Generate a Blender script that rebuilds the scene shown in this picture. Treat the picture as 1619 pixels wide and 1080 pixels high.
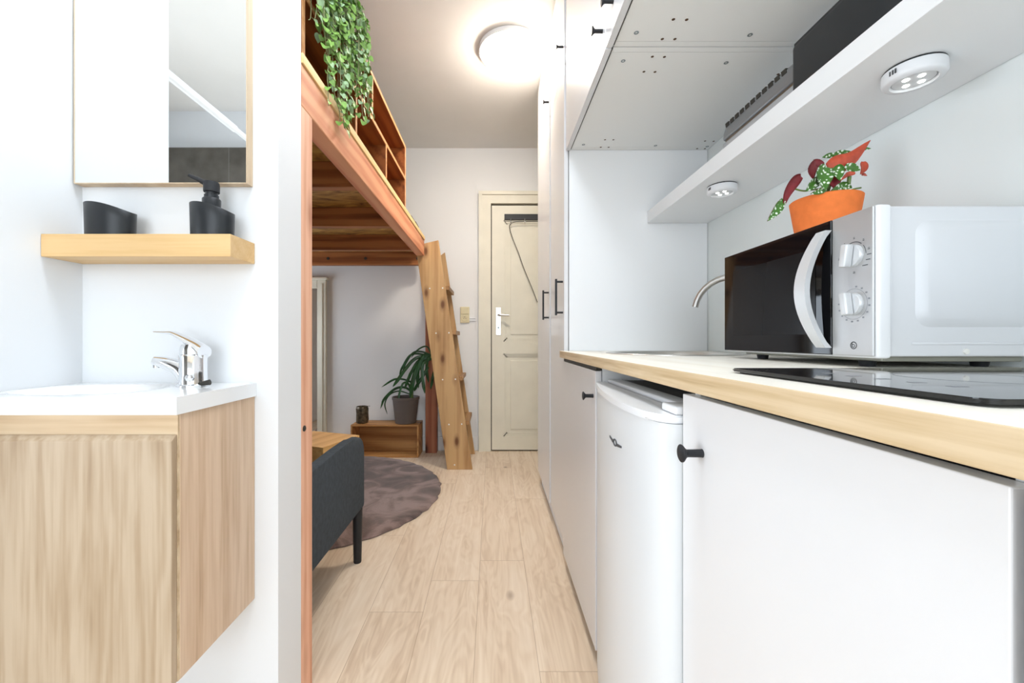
import bpy, bmesh, math, random
from mathutils import Vector, Matrix, noise
rnd = random.Random(7)
S = bpy.context.scene
C = S.collection
for o in list(bpy.data.objects): bpy.data.objects.remove(o)
PI = math.pi

# ---------------------------------------------------------------- camera
cam_d = bpy.data.cameras.new('camera'); cam = bpy.data.objects.new('camera', cam_d); C.objects.link(cam)
cam.location = (0, 0, 0.96); cam.rotation_euler = (PI/2, 0, 0)
cam_d.sensor_width = 36.0; cam_d.lens = 36*650/1619
cam_d.shift_x = 0.0188; cam_d.shift_y = -0.0019
cam_d.clip_start = 0.02
S.camera = cam

# ---------------------------------------------------------------- world, daylight, exposure
w = bpy.data.worlds.new('sky'); S.world = w; w.use_nodes = True
bg = w.node_tree.nodes['Background']; bg.inputs[0].default_value = (0.80, 0.90, 1.0, 1); bg.inputs[1].default_value = 1.2
def area(name, loc, rot, sx, sy, power, col):
    l = bpy.data.lights.new(name, 'AREA'); l.shape = 'RECTANGLE'; l.size = sx; l.size_y = sy
    l.energy = power; l.color = col
    o = bpy.data.objects.new(name, l); C.objects.link(o); o.location = loc; o.rotation_euler = rot
    return o
area('side_fill_light', (-2.62, -0.15, 0.90), (0, -PI/2, 0), 1.3, 1.4, 20, (0.84, 0.92, 1.0))  # added fill for the kitchen fronts, through an invented side window
area('loft_fill_light', (-2.22, 3.0, 1.0), (0, -PI/2, 0), 0.9, 0.9, 5, (0.80, 0.88, 1.0))  # added cool fill for the wall under the loft
area('window_daylight', (-0.25, -2.75, 1.45), (PI/2, 0, 0), 2.0, 2.0, 27, (0.86, 0.935, 1.0))
S.view_settings.view_transform = 'Standard'; S.view_settings.look = 'None'
S.view_settings.gamma = 1.0; S.view_settings.use_curve_mapping = False
S.view_settings.exposure = 0.84

# ---------------------------------------------------------------- materials
def nmat(name):
    m = bpy.data.materials.new(name); m.use_nodes = True
    return m, m.node_tree.nodes, m.node_tree.links, m.node_tree.nodes['Principled BSDF']
def plain(name, col, rough=0.5, metal=0.0, spec=0.5, bump=0.0, bscale=200, var=0.0, vscale=3, coat=0):
    m, N, L, b = nmat(name)
    b.inputs['Base Color'].default_value = (*col, 1); b.inputs['Roughness'].default_value = rough
    b.inputs['Metallic'].default_value = metal; b.inputs['Specular IOR Level'].default_value = spec
    b.inputs['Coat Weight'].default_value = coat
    tc = N.new('ShaderNodeTexCoord')
    if var:
        n = N.new('ShaderNodeTexNoise'); n.inputs['Scale'].default_value = vscale; n.inputs['Detail'].default_value = 5
        L.new(tc.outputs['Object'], n.inputs['Vector'])
        r = N.new('ShaderNodeValToRGB'); L.new(n.outputs['Fac'], r.inputs[0])
        r.color_ramp.elements[0].position = 0.3; r.color_ramp.elements[1].position = 0.7
        r.color_ramp.elements[0].color = tuple(c*(1-var) for c in col)+(1,)
        r.color_ramp.elements[1].color = tuple(min(1, c*(1+var)) for c in col)+(1,)
        L.new(r.outputs[0], b.inputs['Base Color'])
    if bump:
        n2 = N.new('ShaderNodeTexNoise'); n2.inputs['Scale'].default_value = bscale; n2.inputs['Detail'].default_value = 4
        L.new(tc.outputs['Object'], n2.inputs['Vector'])
        bp = N.new('ShaderNodeBump'); bp.inputs['Strength'].default_value = bump; bp.inputs['Distance'].default_value = 0.002
        L.new(n2.outputs['Fac'], bp.inputs['Height']); L.new(bp.outputs[0], b.inputs['Normal'])
    return m
def lin(r, g, b):
    f = lambda c: (c/255/12.92) if c/255 <= 0.04045 else ((c/255+0.055)/1.055)**2.4
    return (f(r), f(g), f(b))
def ramp(N, stops):
    r = N.new('ShaderNodeValToRGB'); e = r.color_ramp.elements
    while len(e) < len(stops): e.new(0.5)
    for i, (p, c) in enumerate(stops):
        e[i].position = p; e[i].color = (*c, 1)
    return r
def math_node(N, L, op, a, b=None, clamp=False):
    n = N.new('ShaderNodeMath'); n.operation = op; n.use_clamp = clamp
    for i, v in enumerate((a, b)):
        if v is None: continue
        if isinstance(v, (int, float)): n.inputs[i].default_value = v
        else: L.new(v, n.inputs[i])
    return n.outputs[0]
def wood(name, dark, mid, light, axis='Z', s=1.0, rough=0.5, rings=0.5, dist=5.0, knots=0.0, kcol=(0.05, 0.02, 0.01), bump=0.15, fine=1.0, kr=0.10):
    """wood with its grain running along one axis of the object"""
    m, N, L, b = nmat(name)
    tc = N.new('ShaderNodeTexCoord'); oi = N.new('ShaderNodeObjectInfo')
    off = N.new('ShaderNodeVectorMath'); off.operation = 'ADD'
    sc = N.new('ShaderNodeVectorMath'); sc.operation = 'SCALE'; sc.inputs[3].default_value = 7.3
    cx = N.new('ShaderNodeCombineXYZ')
    for i in range(3): L.new(oi.outputs['Random'], cx.inputs[i])
    L.new(cx.outputs[0], sc.inputs[0]); L.new(tc.outputs['Object'], off.inputs[0]); L.new(sc.outputs[0], off.inputs[1])
    def mp(along, across):
        q = N.new('ShaderNodeMapping'); v = [across]*3; v['XYZ'.index(axis)] = along
        q.inputs['Scale'].default_value = v; L.new(off.outputs[0], q.inputs['Vector']); return q.outputs[0]
    wv = N.new('ShaderNodeTexWave'); wv.wave_type = 'RINGS'; wv.rings_direction = {'X': 'X', 'Y': 'Y', 'Z': 'Z'}[axis]
    wv.inputs['Scale'].default_value = 5*s; wv.inputs['Distortion'].default_value = dist
    wv.inputs['Detail'].default_value = 3; wv.inputs['Detail Scale'].default_value = 1.6
    L.new(mp(0.12, 1.0), wv.inputs['Vector'])
    n1 = N.new('ShaderNodeTexNoise'); n1.inputs['Scale'].default_value = 70*s*fine; n1.inputs['Detail'].default_value = 5
    L.new(mp(0.03, 1.0), n1.inputs['Vector'])
    n2 = N.new('ShaderNodeTexNoise'); n2.inputs['Scale'].default_value = 9*s; n2.inputs['Detail'].default_value = 4; n2.inputs['Distortion'].default_value = 0.8
    L.new(mp(0.12, 1.0), n2.inputs['Vector'])
    a = math_node(N, L, 'MULTIPLY', wv.outputs['Fac'], rings*0.55)
    c = math_node(N, L, 'MULTIPLY', n1.outputs['Fac'], 0.45)
    d = math_node(N, L, 'MULTIPLY', n2.outputs['Fac'], 1.0-rings*0.5-0.2)
    f = math_node(N, L, 'ADD', math_node(N, L, 'ADD', a, c), d)
    r = ramp(N, [(0.28, dark), (0.5, mid), (0.74, light)]); L.new(f, r.inputs[0])
    col = r.outputs[0]
    if knots:
        vo = N.new('ShaderNodeTexVoronoi'); vo.inputs['Scale'].default_value = knots
        L.new(mp(0.45, 1.0), vo.inputs['Vector'])
        rr = ramp(N, [(0.0, (1, 1, 1)), (kr*0.45, (0.85, 0.85, 0.85)), (kr*0.8, (0.3, 0.3, 0.3)), (kr*1.3, (0, 0, 0))]); L.new(vo.outputs['Distance'], rr.inputs[0])
        mx = N.new('ShaderNodeMix'); mx.data_type = 'RGBA'
        L.new(rr.outputs[0], mx.inputs[0]); L.new(col, mx.inputs[6]); mx.inputs[7].default_value = (*kcol, 1)
        col = mx.outputs[2]
    L.new(col, b.inputs['Base Color'])
    b.inputs['Roughness'].default_value = rough; b.inputs['Specular IOR Level'].default_value = 0.35
    if bump:
        bp = N.new('ShaderNodeBump'); bp.inputs['Strength'].default_value = bump; bp.inputs['Distance'].default_value = 0.001
        L.new(f, bp.inputs['Height']); L.new(bp.outputs[0], b.inputs['Normal'])
    return m

M = {}
M['paint'] = plain('white wall paint', (0.81, 0.825, 0.845), 0.6, spec=0.3, bump=0.05, bscale=60)
M['paint_room'] = plain('off white room paint', (0.84, 0.835, 0.825), 0.7, spec=0.2, bump=0.12, bscale=60)
M['ceiling'] = plain('ceiling paint', (0.84, 0.82, 0.79), 0.8, spec=0.1, bump=0.1, bscale=40, var=0.02)
M['cream'] = plain('cream gloss paint', lin(226, 220, 202), 0.42, spec=0.4, var=0.04, vscale=6)
M['groove'] = plain('dark joint', lin(70, 62, 52), 0.8)
M['lacquer'] = plain('white lacquer front', (0.79, 0.79, 0.80), 0.26, spec=0.45)
M['melamine'] = plain('white melamine', (0.92, 0.93, 0.94), 0.45, spec=0.3)
M['melamine_under'] = plain('white melamine panel', (0.93, 0.94, 0.925), 0.5, spec=0.25)
M['splash'] = plain('pale green grey splashback', (0.85, 0.885, 0.87), 0.4, spec=0.3)
M['black'] = plain('matt black metal', (0.018, 0.019, 0.022), 0.5, spec=0.35)
M['black_plastic'] = plain('black satin plastic', (0.018, 0.020, 0.023), 0.36, spec=0.35)
M['black_glass'] = plain('black glass', (0.005, 0.005, 0.006), 0.04, spec=0.45)
M['window_mesh'] = plain('dark door window', (0.014, 0.014, 0.015), 0.12, spec=0.2)
M['chrome'] = plain('chrome', (0.82, 0.83, 0.85), 0.07, metal=1)
M['steel'] = plain('brushed steel', (0.58, 0.56, 0.53), 0.28, metal=1)
M['silver'] = plain('silver plastic', (0.50, 0.50, 0.50), 0.38, metal=0.55)
M['silver_light'] = plain('light silver handle', (0.66, 0.67, 0.68), 0.36, metal=0.25)
M['white_plastic'] = plain('white plastic', (0.82, 0.83, 0.85), 0.35)
M['mw_body'] = plain('pale grey enamel', (0.67, 0.68, 0.70), 0.35, spec=0.4)
M['ceramic'] = plain('glossy white ceramic', (0.88, 0.89, 0.90), 0.12)
M['fridge'] = plain('fridge white', (0.73, 0.75, 0.765), 0.35, bump=0.05, bscale=300)
M['fridge_top_shade'] = plain('shaded fridge top', (0.12, 0.115, 0.11), 0.6)  # dark colour stands in for the shade beneath the worktop
M['fridge_trim'] = plain('fridge trim white', (0.84, 0.85, 0.87), 0.25)
M['grey_under'] = plain('galvanised base', (0.35, 0.345, 0.29), 0.4, metal=0.4)
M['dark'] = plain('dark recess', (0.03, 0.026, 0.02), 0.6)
M['mirror'] = plain('mirror glass', (0.93, 0.95, 0.95), 0.0, metal=1)
M['sofa'] = plain('charcoal blue fabric', lin(72, 78, 84), 0.95, spec=0.1, bump=0.5, bscale=500, var=0.12, vscale=60)
M['terracotta'] = plain('orange terracotta', lin(238, 128, 66), 0.8, spec=0.15, var=0.06, vscale=60, bump=0.2, bscale=300)
M['soil'] = plain('soil', (0.03, 0.02, 0.014), 0.95, bump=1, bscale=120)
M['pot_grey'] = plain('taupe plastic pot', lin(96, 86, 80), 0.55)
M['leaf'] = plain('vine leaf', (0.21, 0.38, 0.085), 0.45, spec=0.35, var=0.45, vscale=28)
M['leaf_pale'] = plain('pale vine leaf', (0.34, 0.50, 0.28), 0.5, spec=0.3, var=0.3, vscale=30)
M['stem'] = plain('vine stem', (0.24, 0.27, 0.12), 0.6)
M['palm_leaf'] = plain('dark strap leaf', (0.022, 0.085, 0.022), 0.35, spec=0.5, var=0.4, vscale=14)
M['palm_stem'] = plain('green cane', (0.14, 0.22, 0.05), 0.5)
M['leaf_red'] = plain('wine red leaf underside', (0.20, 0.012, 0.018), 0.4, var=0.3, vscale=40)
M['leaf_coral'] = plain('coral leaf underside', (0.50, 0.07, 0.03), 0.4, var=0.35, vscale=40)
M['blanket'] = plain('dark slate blanket', (0.028, 0.035, 0.042), 0.95, bump=0.6, bscale=200)
M['blanket_green'] = plain('olive blanket', (0.09, 0.13, 0.06), 0.95, bump=0.6, bscale=200)
M['mattress'] = plain('light mattress cloth', (0.5, 0.5, 0.48), 0.9, bump=0.3, bscale=200)
M['ivory'] = plain('ivory plastic', lin(218, 205, 165), 0.4)
M['tile'] = None
M['white_satin'] = plain('satin white tube', (0.85, 0.87, 0.9), 0.3)
M['appliance_grey'] = plain('grey satin metal', (0.26, 0.27, 0.28), 0.35, metal=0.5)
M['appliance_light'] = plain('light grey satin metal', (0.52, 0.53, 0.55), 0.35, metal=0.4)
M['bronze'] = plain('bronze edge', (0.17, 0.13, 0.09), 0.4, metal=0.5)
M['clear'] = plain('clear plastic lens', (0.72, 0.74, 0.76), 0.12)
M['mark'] = plain('dark printed mark', (0.07, 0.075, 0.08), 0.5)
M['mark_grey'] = plain('grey printed mark', (0.24, 0.25, 0.27), 0.5)
M['cable'] = plain('grey cable', (0.07, 0.065, 0.05), 0.6)
M['jar'] = plain('bronze mottled glass', (0.10, 0.075, 0.045), 0.3, metal=0.4, var=0.7, vscale=45)
M['screw'] = plain('screw head', (0.25, 0.28, 0.29), 0.35, metal=0.8)
M['screw_bright'] = plain('bright wood screw', (0.85, 0.84, 0.8), 0.3, metal=0.3)
M['hole'] = plain('drilled hole in chipboard', (0.10, 0.055, 0.03), 0.9)

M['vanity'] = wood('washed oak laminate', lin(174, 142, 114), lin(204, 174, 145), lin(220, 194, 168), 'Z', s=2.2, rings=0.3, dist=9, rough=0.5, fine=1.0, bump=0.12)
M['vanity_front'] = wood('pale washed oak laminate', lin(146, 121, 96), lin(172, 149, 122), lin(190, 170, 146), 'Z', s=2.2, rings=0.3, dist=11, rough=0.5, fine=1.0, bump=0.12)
M['vanity_h'] = wood('washed oak laminate rail', lin(150, 120, 88), lin(196, 168, 134), lin(222, 200, 168), 'X', s=1.1, rings=0.3, dist=9, rough=0.5, bump=0.12)
M['bamboo'] = wood('bamboo', lin(194, 150, 96), lin(216, 176, 120), lin(226, 190, 138), 'X', s=2.0, rings=0.15, dist=1, rough=0.45, fine=1.5, bump=0.05)
M['frame_oak'] = wood('mirror frame oak', lin(178, 150, 120), lin(205, 180, 150), lin(220, 200, 172), 'Z', s=1.5, rings=0.2, rough=0.5)
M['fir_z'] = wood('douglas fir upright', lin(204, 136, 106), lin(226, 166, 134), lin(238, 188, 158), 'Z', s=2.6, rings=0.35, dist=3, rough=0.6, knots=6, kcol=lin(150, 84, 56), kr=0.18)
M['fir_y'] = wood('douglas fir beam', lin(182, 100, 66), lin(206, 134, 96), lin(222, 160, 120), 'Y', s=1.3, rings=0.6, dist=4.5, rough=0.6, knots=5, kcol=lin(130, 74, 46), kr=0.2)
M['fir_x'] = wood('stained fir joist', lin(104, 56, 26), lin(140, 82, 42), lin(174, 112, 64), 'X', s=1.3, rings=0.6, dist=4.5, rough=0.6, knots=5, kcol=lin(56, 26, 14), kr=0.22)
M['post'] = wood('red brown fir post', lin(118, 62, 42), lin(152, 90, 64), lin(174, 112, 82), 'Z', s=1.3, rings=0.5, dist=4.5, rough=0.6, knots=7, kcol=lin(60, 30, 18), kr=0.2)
M['ladder'] = wood('brown stained pine', lin(140, 102, 62), lin(174, 134, 88), lin(198, 160, 112), 'Z', s=1.0, rings=0.35, dist=6, rough=0.45, knots=9, kcol=lin(96, 54, 26), kr=0.21)
M['ladder_y'] = wood('brown stained pine tread', lin(112, 78, 42), lin(146, 106, 62), lin(172, 130, 84), 'Y', s=1.0, rings=0.35, dist=6, rough=0.45)
M['crate'] = wood('honey pine crate', lin(136, 88, 46), lin(176, 124, 72), lin(204, 154, 98), 'X', s=1.0, rings=0.5, dist=7, rough=0.5, knots=6, kcol=lin(98, 52, 26), kr=0.2)
M['crate_y'] = wood('honey pine crate top', lin(168, 118, 62), lin(202, 150, 88), lin(222, 176, 112), 'Y', s=1.0, rings=0.4, dist=5, rough=0.45)
M['case'] = wood('dark stained pine case', lin(92, 44, 16), lin(132, 70, 30), lin(164, 94, 46), 'Y', s=1.2, rings=0.5, dist=5, rough=0.5)
M['case_edge'] = wood('orange pine case edge', lin(176, 112, 62), lin(206, 144, 92), lin(224, 168, 116), 'Y', s=1.2, rings=0.3, dist=3, rough=0.5)
M['ply_edge'] = wood('pale plywood deck edge', lin(212, 166, 102), lin(232, 192, 130), lin(240, 208, 152), 'Y', s=1.2, rings=0.3, dist=3, rough=0.6)
M['worktop_edge'] = wood('pale oak worktop edge', lin(172, 142, 102), lin(204, 178, 138), lin(222, 200, 166), 'Y', s=4, rings=0.3, dist=1.5, rough=0.45, fine=0.8, bump=0.05)
M['worktop'] = wood('pale oak worktop', lin(226, 220, 206), lin(238, 233, 221), lin(244, 241, 232), 'Y', s=1.2, rings=0.2, dist=3, rough=0.4, bump=0.03)

def osb():
    m, N, L, b = nmat('strand board')
    tc = N.new('ShaderNodeTexCoord')
    n = N.new('ShaderNodeTexNoise'); n.inputs['Scale'].default_value = 14; n.inputs['Detail'].default_value = 6; n.inputs['Distortion'].default_value = 1.5
    mp = N.new('ShaderNodeMapping'); mp.inputs['Scale'].default_value = (0.5, 1.2, 1); L.new(tc.outputs['Object'], mp.inputs[0]); L.new(mp.outputs[0], n.inputs['Vector'])
    r = ramp(N, [(0.3, lin(104, 64, 24)), (0.5, lin(168, 122, 56)), (0.7, lin(200, 158, 84))]); L.new(n.outputs['Fac'], r.inputs[0])
    L.new(r.outputs[0], b.inputs['Base Color']); b.inputs['Roughness'].default_value = 0.65
    return m
M['osb'] = osb()

def floor_mat():
    m, N, L, b = nmat('light oak laminate planks')
    tc = N.new('ShaderNodeTexCoord'); sp = N.new('ShaderNodeSeparateXYZ'); L.new(tc.outputs['Object'], sp.inputs[0])
    W, LN = 0.19, 1.29
    u = math_node(N, L, 'DIVIDE', math_node(N, L, 'ADD', sp.outputs['X'], 0.256+0.19*20), W)
    k = math_node(N, L, 'FLOOR', u); fu = math_node(N, L, 'SUBTRACT', u, k)
    wn = N.new('ShaderNodeTexWhiteNoise'); wn.noise_dimensions = '1D'; L.new(k, wn.inputs['W'])
    v = math_node(N, L, 'ADD', math_node(N, L, 'DIVIDE', sp.outputs['Y'], LN), math_node(N, L, 'MULTIPLY', wn.outputs['Value'], 5.0))
    j = math_node(N, L, 'FLOOR', v); fv = math_node(N, L, 'SUBTRACT', v, j)
    w2 = N.new('ShaderNodeTexWhiteNoise'); w2.noise_dimensions = '2D'
    cb = N.new('ShaderNodeCombineXYZ'); L.new(k, cb.inputs[0]); L.new(j, cb.inputs[1]); L.new(cb.outputs[0], w2.inputs['Vector'])
    ofs = N.new('ShaderNodeVectorMath'); ofs.operation = 'MULTIPLY_ADD'
    L.new(w2.outputs['Color'], ofs.inputs[0]); ofs.inputs[1].default_value = (9, 9, 9); L.new(tc.outputs['Object'], ofs.inputs[2])
    def mp(sx, sy):
        q = N.new('ShaderNodeMapping'); q.inputs['Scale'].default_value = (sx, sy, 1); L.new(ofs.outputs[0], q.inputs[0]); return q.outputs[0]
    n1 = N.new('ShaderNodeTexNoise'); n1.inputs['Scale'].default_value = 60; n1.inputs['Detail'].default_value = 5; L.new(mp(1, 0.04), n1.inputs['Vector'])
    n2 = N.new('ShaderNodeTexNoise'); n2.inputs['Scale'].default_value = 6; n2.inputs['Detail'].default_value = 3; n2.inputs['Distortion'].default_value = 0.6; L.new(mp(1.5, 0.28), n2.inputs['Vector'])
    sn = math_node(N, L, 'SINE', math_node(N, L, 'MULTIPLY', n2.outputs['Fac'], 70.0))
    f = math_node(N, L, 'ADD', math_node(N, L, 'MULTIPLY', n1.outputs['Fac'], 0.55), math_node(N, L, 'MULTIPLY', n2.outputs['Fac'], 0.45))
    f = math_node(N, L, 'ADD', f, math_node(N, L, 'MULTIPLY', sn, 0.055))
    f = math_node(N, L, 'ADD', f, math_node(N, L, 'MULTIPLY', math_node(N, L, 'SUBTRACT', w2.outputs['Value'], 0.5), 0.12))
    r = ramp(N, [(0.3, lin(208, 184, 158)), (0.5, lin(226, 206, 182)), (0.7, lin(236, 219, 198))]); L.new(f, r.inputs[0])
    # knots
    vo = N.new('ShaderNodeTexVoronoi'); vo.inputs['Scale'].default_value = 4.5; L.new(mp(1, 0.5), vo.inputs['Vector'])
    kr = ramp(N, [(0.0, (0.8,)*3), (0.035, (0.5,)*3), (0.09, (0, 0, 0))]); L.new(vo.outputs['Distance'], kr.inputs[0])
    mx = N.new('ShaderNodeMix'); mx.data_type = 'RGBA'; L.new(kr.outputs[0], mx.inputs[0]); L.new(r.outputs[0], mx.inputs[6]); mx.inputs[7].default_value = (*lin(126, 92, 66), 1)
    # joints
    e1 = math_node(N, L, 'LESS_THAN', fu, 0.010); e2 = math_node(N, L, 'LESS_THAN', fv, 0.0016)
    e = math_node(N, L, 'MAXIMUM', e1, e2)
    m2 = N.new('ShaderNodeMix'); m2.data_type = 'RGBA'; L.new(math_node(N, L, 'MULTIPLY', e, 0.55), m2.inputs[0]); L.new(mx.outputs[2], m2.inputs[6]); m2.inputs[7].default_value = (*lin(150, 116, 84), 1)
    L.new(m2.outputs[2], b.inputs['Base Color']); b.inputs['Roughness'].default_value = 0.45; b.inputs['Specular IOR Level'].default_value = 0.3
    return m
M['floor'] = floor_mat()

def rug_mat():
    m, N, L, b = nmat('brown plush')
    tc = N.new('ShaderNodeTexCoord')
    n = N.new('ShaderNodeTexNoise'); n.inputs['Scale'].default_value = 4.5; n.inputs['Detail'].default_value = 4; n.inputs['Distortion'].default_value = 1.4
    L.new(tc.outputs['Object'], n.inputs['Vector'])
    r = ramp(N, [(0.35, lin(70, 54, 50)), (0.5, lin(106, 86, 80)), (0.62, lin(140, 118, 112))]); L.new(n.outputs['Fac'], r.inputs[0])
    L.new(r.outputs[0], b.inputs['Base Color']); b.inputs['Roughness'].default_value = 0.9
    b.inputs['Sheen Weight'].default_value = 0.3
    n2 = N.new('ShaderNodeTexNoise'); n2.inputs['Scale'].default_value = 160; L.new(tc.outputs['Object'], n2.inputs['Vector'])
    bp = N.new('ShaderNodeBump'); bp.inputs['Strength'].default_value = 0.6; bp.inputs['Distance'].default_value = 0.004
    L.new(n2.outputs['Fac'], bp.inputs['Height']); L.new(bp.outputs[0], b.inputs['Normal'])
    return m
M['rug'] = rug_mat()

def tile_mat():
    m, N, L, b = nmat('dark brown stone tile')
    tc = N.new('ShaderNodeTexCoord')
    mp = N.new('ShaderNodeMapping'); mp.inputs['Rotation'].default_value = (PI/2, 0, 0); mp.inputs['Location'].default_value = (0.03, 0, 0); L.new(tc.outputs['Object'], mp.inputs[0])
    br = N.new('ShaderNodeTexBrick'); br.offset = 0; br.inputs['Scale'].default_value = 1; br.inputs['Brick Width'].default_value = 0.6; br.inputs['Row Height'].default_value = 0.6
    br.inputs['Mortar Size'].default_value = 0.0025; L.new(mp.outputs[0], br.inputs['Vector'])
    n = N.new('ShaderNodeTexNoise'); n.inputs['Scale'].default_value = 8; n.inputs['Detail'].default_value = 7; L.new(tc.outputs['Object'], n.inputs['Vector'])
    r = ramp(N, [(0.3, (0.06, 0.052, 0.042)), (0.7, (0.12, 0.107, 0.09))]); L.new(n.outputs['Fac'], r.inputs[0])
    L.new(r.outputs[0], br.inputs['Color1']); L.new(r.outputs[0], br.inputs['Color2']); br.inputs['Mortar'].default_value = (0.16, 0.15, 0.14, 1)
    L.new(br.outputs['Color'], b.inputs['Base Color']); b.inputs['Roughness'].default_value = 0.4
    return m
M['tile'] = tile_mat()

def spotted():
    m, N, L, b = nmat('green leaf with white spots')
    tc = N.new('ShaderNodeTexCoord')
    vo = N.new('ShaderNodeTexVoronoi'); vo.inputs['Scale'].default_value = 150; L.new(tc.outputs['Object'], vo.inputs['Vector'])
    r = ramp(N, [(0.0, (0.85, 0.9, 0.8)), (0.33, (0.8, 0.88, 0.74)), (0.42, (0.06, 0.20, 0.02)), (1.0, (0.05, 0.15, 0.015))]); L.new(vo.outputs['Distance'], r.inputs[0])
    L.new(r.outputs[0], b.inputs['Base Color']); b.inputs['Roughness'].default_value = 0.35
    return m
M['spotted'] = spotted()

def emit(name, col, strength):
    m, N, L, b = nmat(name)
    b.inputs['Base Color'].default_value = (0.9, 0.9, 0.9, 1)
    b.inputs['Emission Color'].default_value = (*col, 1); b.inputs['Emission Strength'].default_value = strength
    return m
M['lamp'] = emit('lit lamp diffuser', (1.0, 0.90, 0.78), 40.0)
M['fill_lamp'] = emit('added cool fill diffuser', (0.84, 0.92, 1.0), 19.0)  # glow of the added fill lamp
M['led'] = emit('lit led', (1.0, 0.98, 0.9), 6.0)

# ---------------------------------------------------------------- builders
def tag(o, label=None, cat=None, group=None, kind=None):
    if label: o['label'] = label
    if cat: o['category'] = cat
    if group: o['group'] = group
    if kind: o['kind'] = kind
    return o
def thing(name, label, cat, loc=(0, 0, 0), group=None):
    o = bpy.data.objects.new(name, None); C.objects.link(o); o.location = (loc[0]*CAM_SCALE[0], loc[1]*CAM_SCALE[0], loc[2]*CAM_SCALE[0]+CAM_SCALE[1]); o.empty_display_size = 0.05
    o['_w'] = 0; del o['_w']
    return tag(o, label, cat, group)
CAM_SCALE = [1.0, 0.0]   # scale about the camera, with its height shift, for the corner being built
def world_origin(o):
    v = Vector((0, 0, 0))
    while o is not None:
        v += o.location; o = o.parent
    return v
def obj(name, bm, mats, parent=None, smooth=False, sub=0, autos=None):
    """link a bmesh given in place coordinates; its origin is its base centre, or its parent's"""
    bmesh.ops.recalc_face_normals(bm, faces=bm.faces[:])
    if smooth:
        ang = math.radians(autos or 40)
        for f in bm.faces: f.smooth = True
        for e in bm.edges:
            if len(e.link_faces) == 2 and e.calc_face_angle(0) > ang: e.smooth = False
    if CAM_SCALE[0] != 1.0:
        for v in bm.verts: v.co = v.co*CAM_SCALE[0]+Vector((0, 0, CAM_SCALE[1]))
    me = bpy.data.meshes.new(name)
    xs = [v.co.x for v in bm.verts]; ys = [v.co.y for v in bm.verts]; zs = [v.co.z for v in bm.verts]
    c = Vector(((min(xs)+max(xs))/2, (min(ys)+max(ys))/2, min(zs)))
    bmesh.ops.translate(bm, vec=-c, verts=bm.verts[:])
    bm.to_mesh(me); bm.free()
    if not isinstance(mats, (list, tuple)): mats = [mats]
    for m in mats: me.materials.append(M[m] if isinstance(m, str) else m)
    o = bpy.data.objects.new(name, me); C.objects.link(o)
    if parent is not None:
        o.parent = parent; o.location = c-world_origin(parent)
    else: o.location = c
    if sub:
        s = o.modifiers.new('smooth', 'SUBSURF'); s.levels = sub; s.render_levels = sub
    return o
def struct(name, bm, mats, parent=None, **k):
    o = obj(name, bm, mats, parent, **k)
    if parent is None: o['kind'] = 'structure'
    return o
def B(): return bmesh.new()
def box(bm, x0, x1, y0, y1, z0, z1, bev=0.0, seg=2, mi=0):
    r = bmesh.ops.create_cube(bm, size=1.0); vs = r['verts']
    for v in vs:
        v.co = Vector((x0+(v.co.x+0.5)*(x1-x0), y0+(v.co.y+0.5)*(y1-y0), z0+(v.co.z+0.5)*(z1-z0)))
    fs = list({f for v in vs for f in v.link_faces})
    for f in fs: f.material_index = mi
    if bev:
        es = list({e for v in vs for e in v.link_edges})
        g = bmesh.ops.bevel(bm, geom=es, offset=bev, segments=seg, affect='EDGES', profile=0.5)
        for f in g['faces']: f.material_index = mi
    return bm
def bx(*a, **k): return box(B(), *a, **k)
def prism(bm, pts, axis, a0, a1, bev=0.0, seg=2, mi=0):
    """extrude an outline; pts are (u,v) in the plane across the axis: X->(y,z) Y->(x,z) Z->(x,y)"""
    def P(u, v, a): return {'X': (a, u, v), 'Y': (u, a, v), 'Z': (u, v, a)}[axis]
    A = [bm.verts.new(P(u, v, a0)) for u, v in pts]; Bv = [bm.verts.new(P(u, v, a1)) for u, v in pts]
    n = len(pts); fs = []
    fs.append(bm.faces.new(A[::-1])); fs.append(bm.faces.new(Bv))
    for i in range(n): fs.append(bm.faces.new((A[i], A[(i+1) % n], Bv[(i+1) % n], Bv[i])))
    for f in fs: f.material_index = mi
    if bev:
        es = [e for f in fs[:2] for e in f.edges]
        bmesh.ops.bevel(bm, geom=list(set(es)), offset=bev, segments=seg, affect='EDGES', profile=0.5)
    return bm
def frame_dir(d):
    d = d.normalized(); up = Vector((0, 0, 1)) if abs(d.z) < 0.9 else Vector((0, 1, 0))
    a = d.cross(up).normalized(); return a, a.cross(d).normalized()
def tube(bm, pts, rad, seg=12, cap=True, mi=0):
    pts = [Vector(p) for p in pts]; n = len(pts)
    if not isinstance(rad, (list, tuple)): rad = [rad]*n
    rings = []; a = None
    for i, p in enumerate(pts):
        d = (pts[min(i+1, n-1)]-pts[max(i-1, 0)]).normalized()
        if a is None: a, b = frame_dir(d)
        else:
            a = (a-d*a.dot(d)).normalized(); b = a.cross(d)
        b = d.cross(a)
        rings.append([bm.verts.new(p+(a*math.cos(2*PI*k/seg)+b*math.sin(2*PI*k/seg))*rad[i]) for k in range(seg)])
    for i in range(n-1):
        for k in range(seg):
            f = bm.faces.new((rings[i][k], rings[i][(k+1) % seg], rings[i+1][(k+1) % seg], rings[i+1][k])); f.material_index = mi
    if cap:
        f = bm.faces.new(rings[0][::-1]); f.material_index = mi
        f = bm.faces.new(rings[-1]); f.material_index = mi
    return bm
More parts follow.
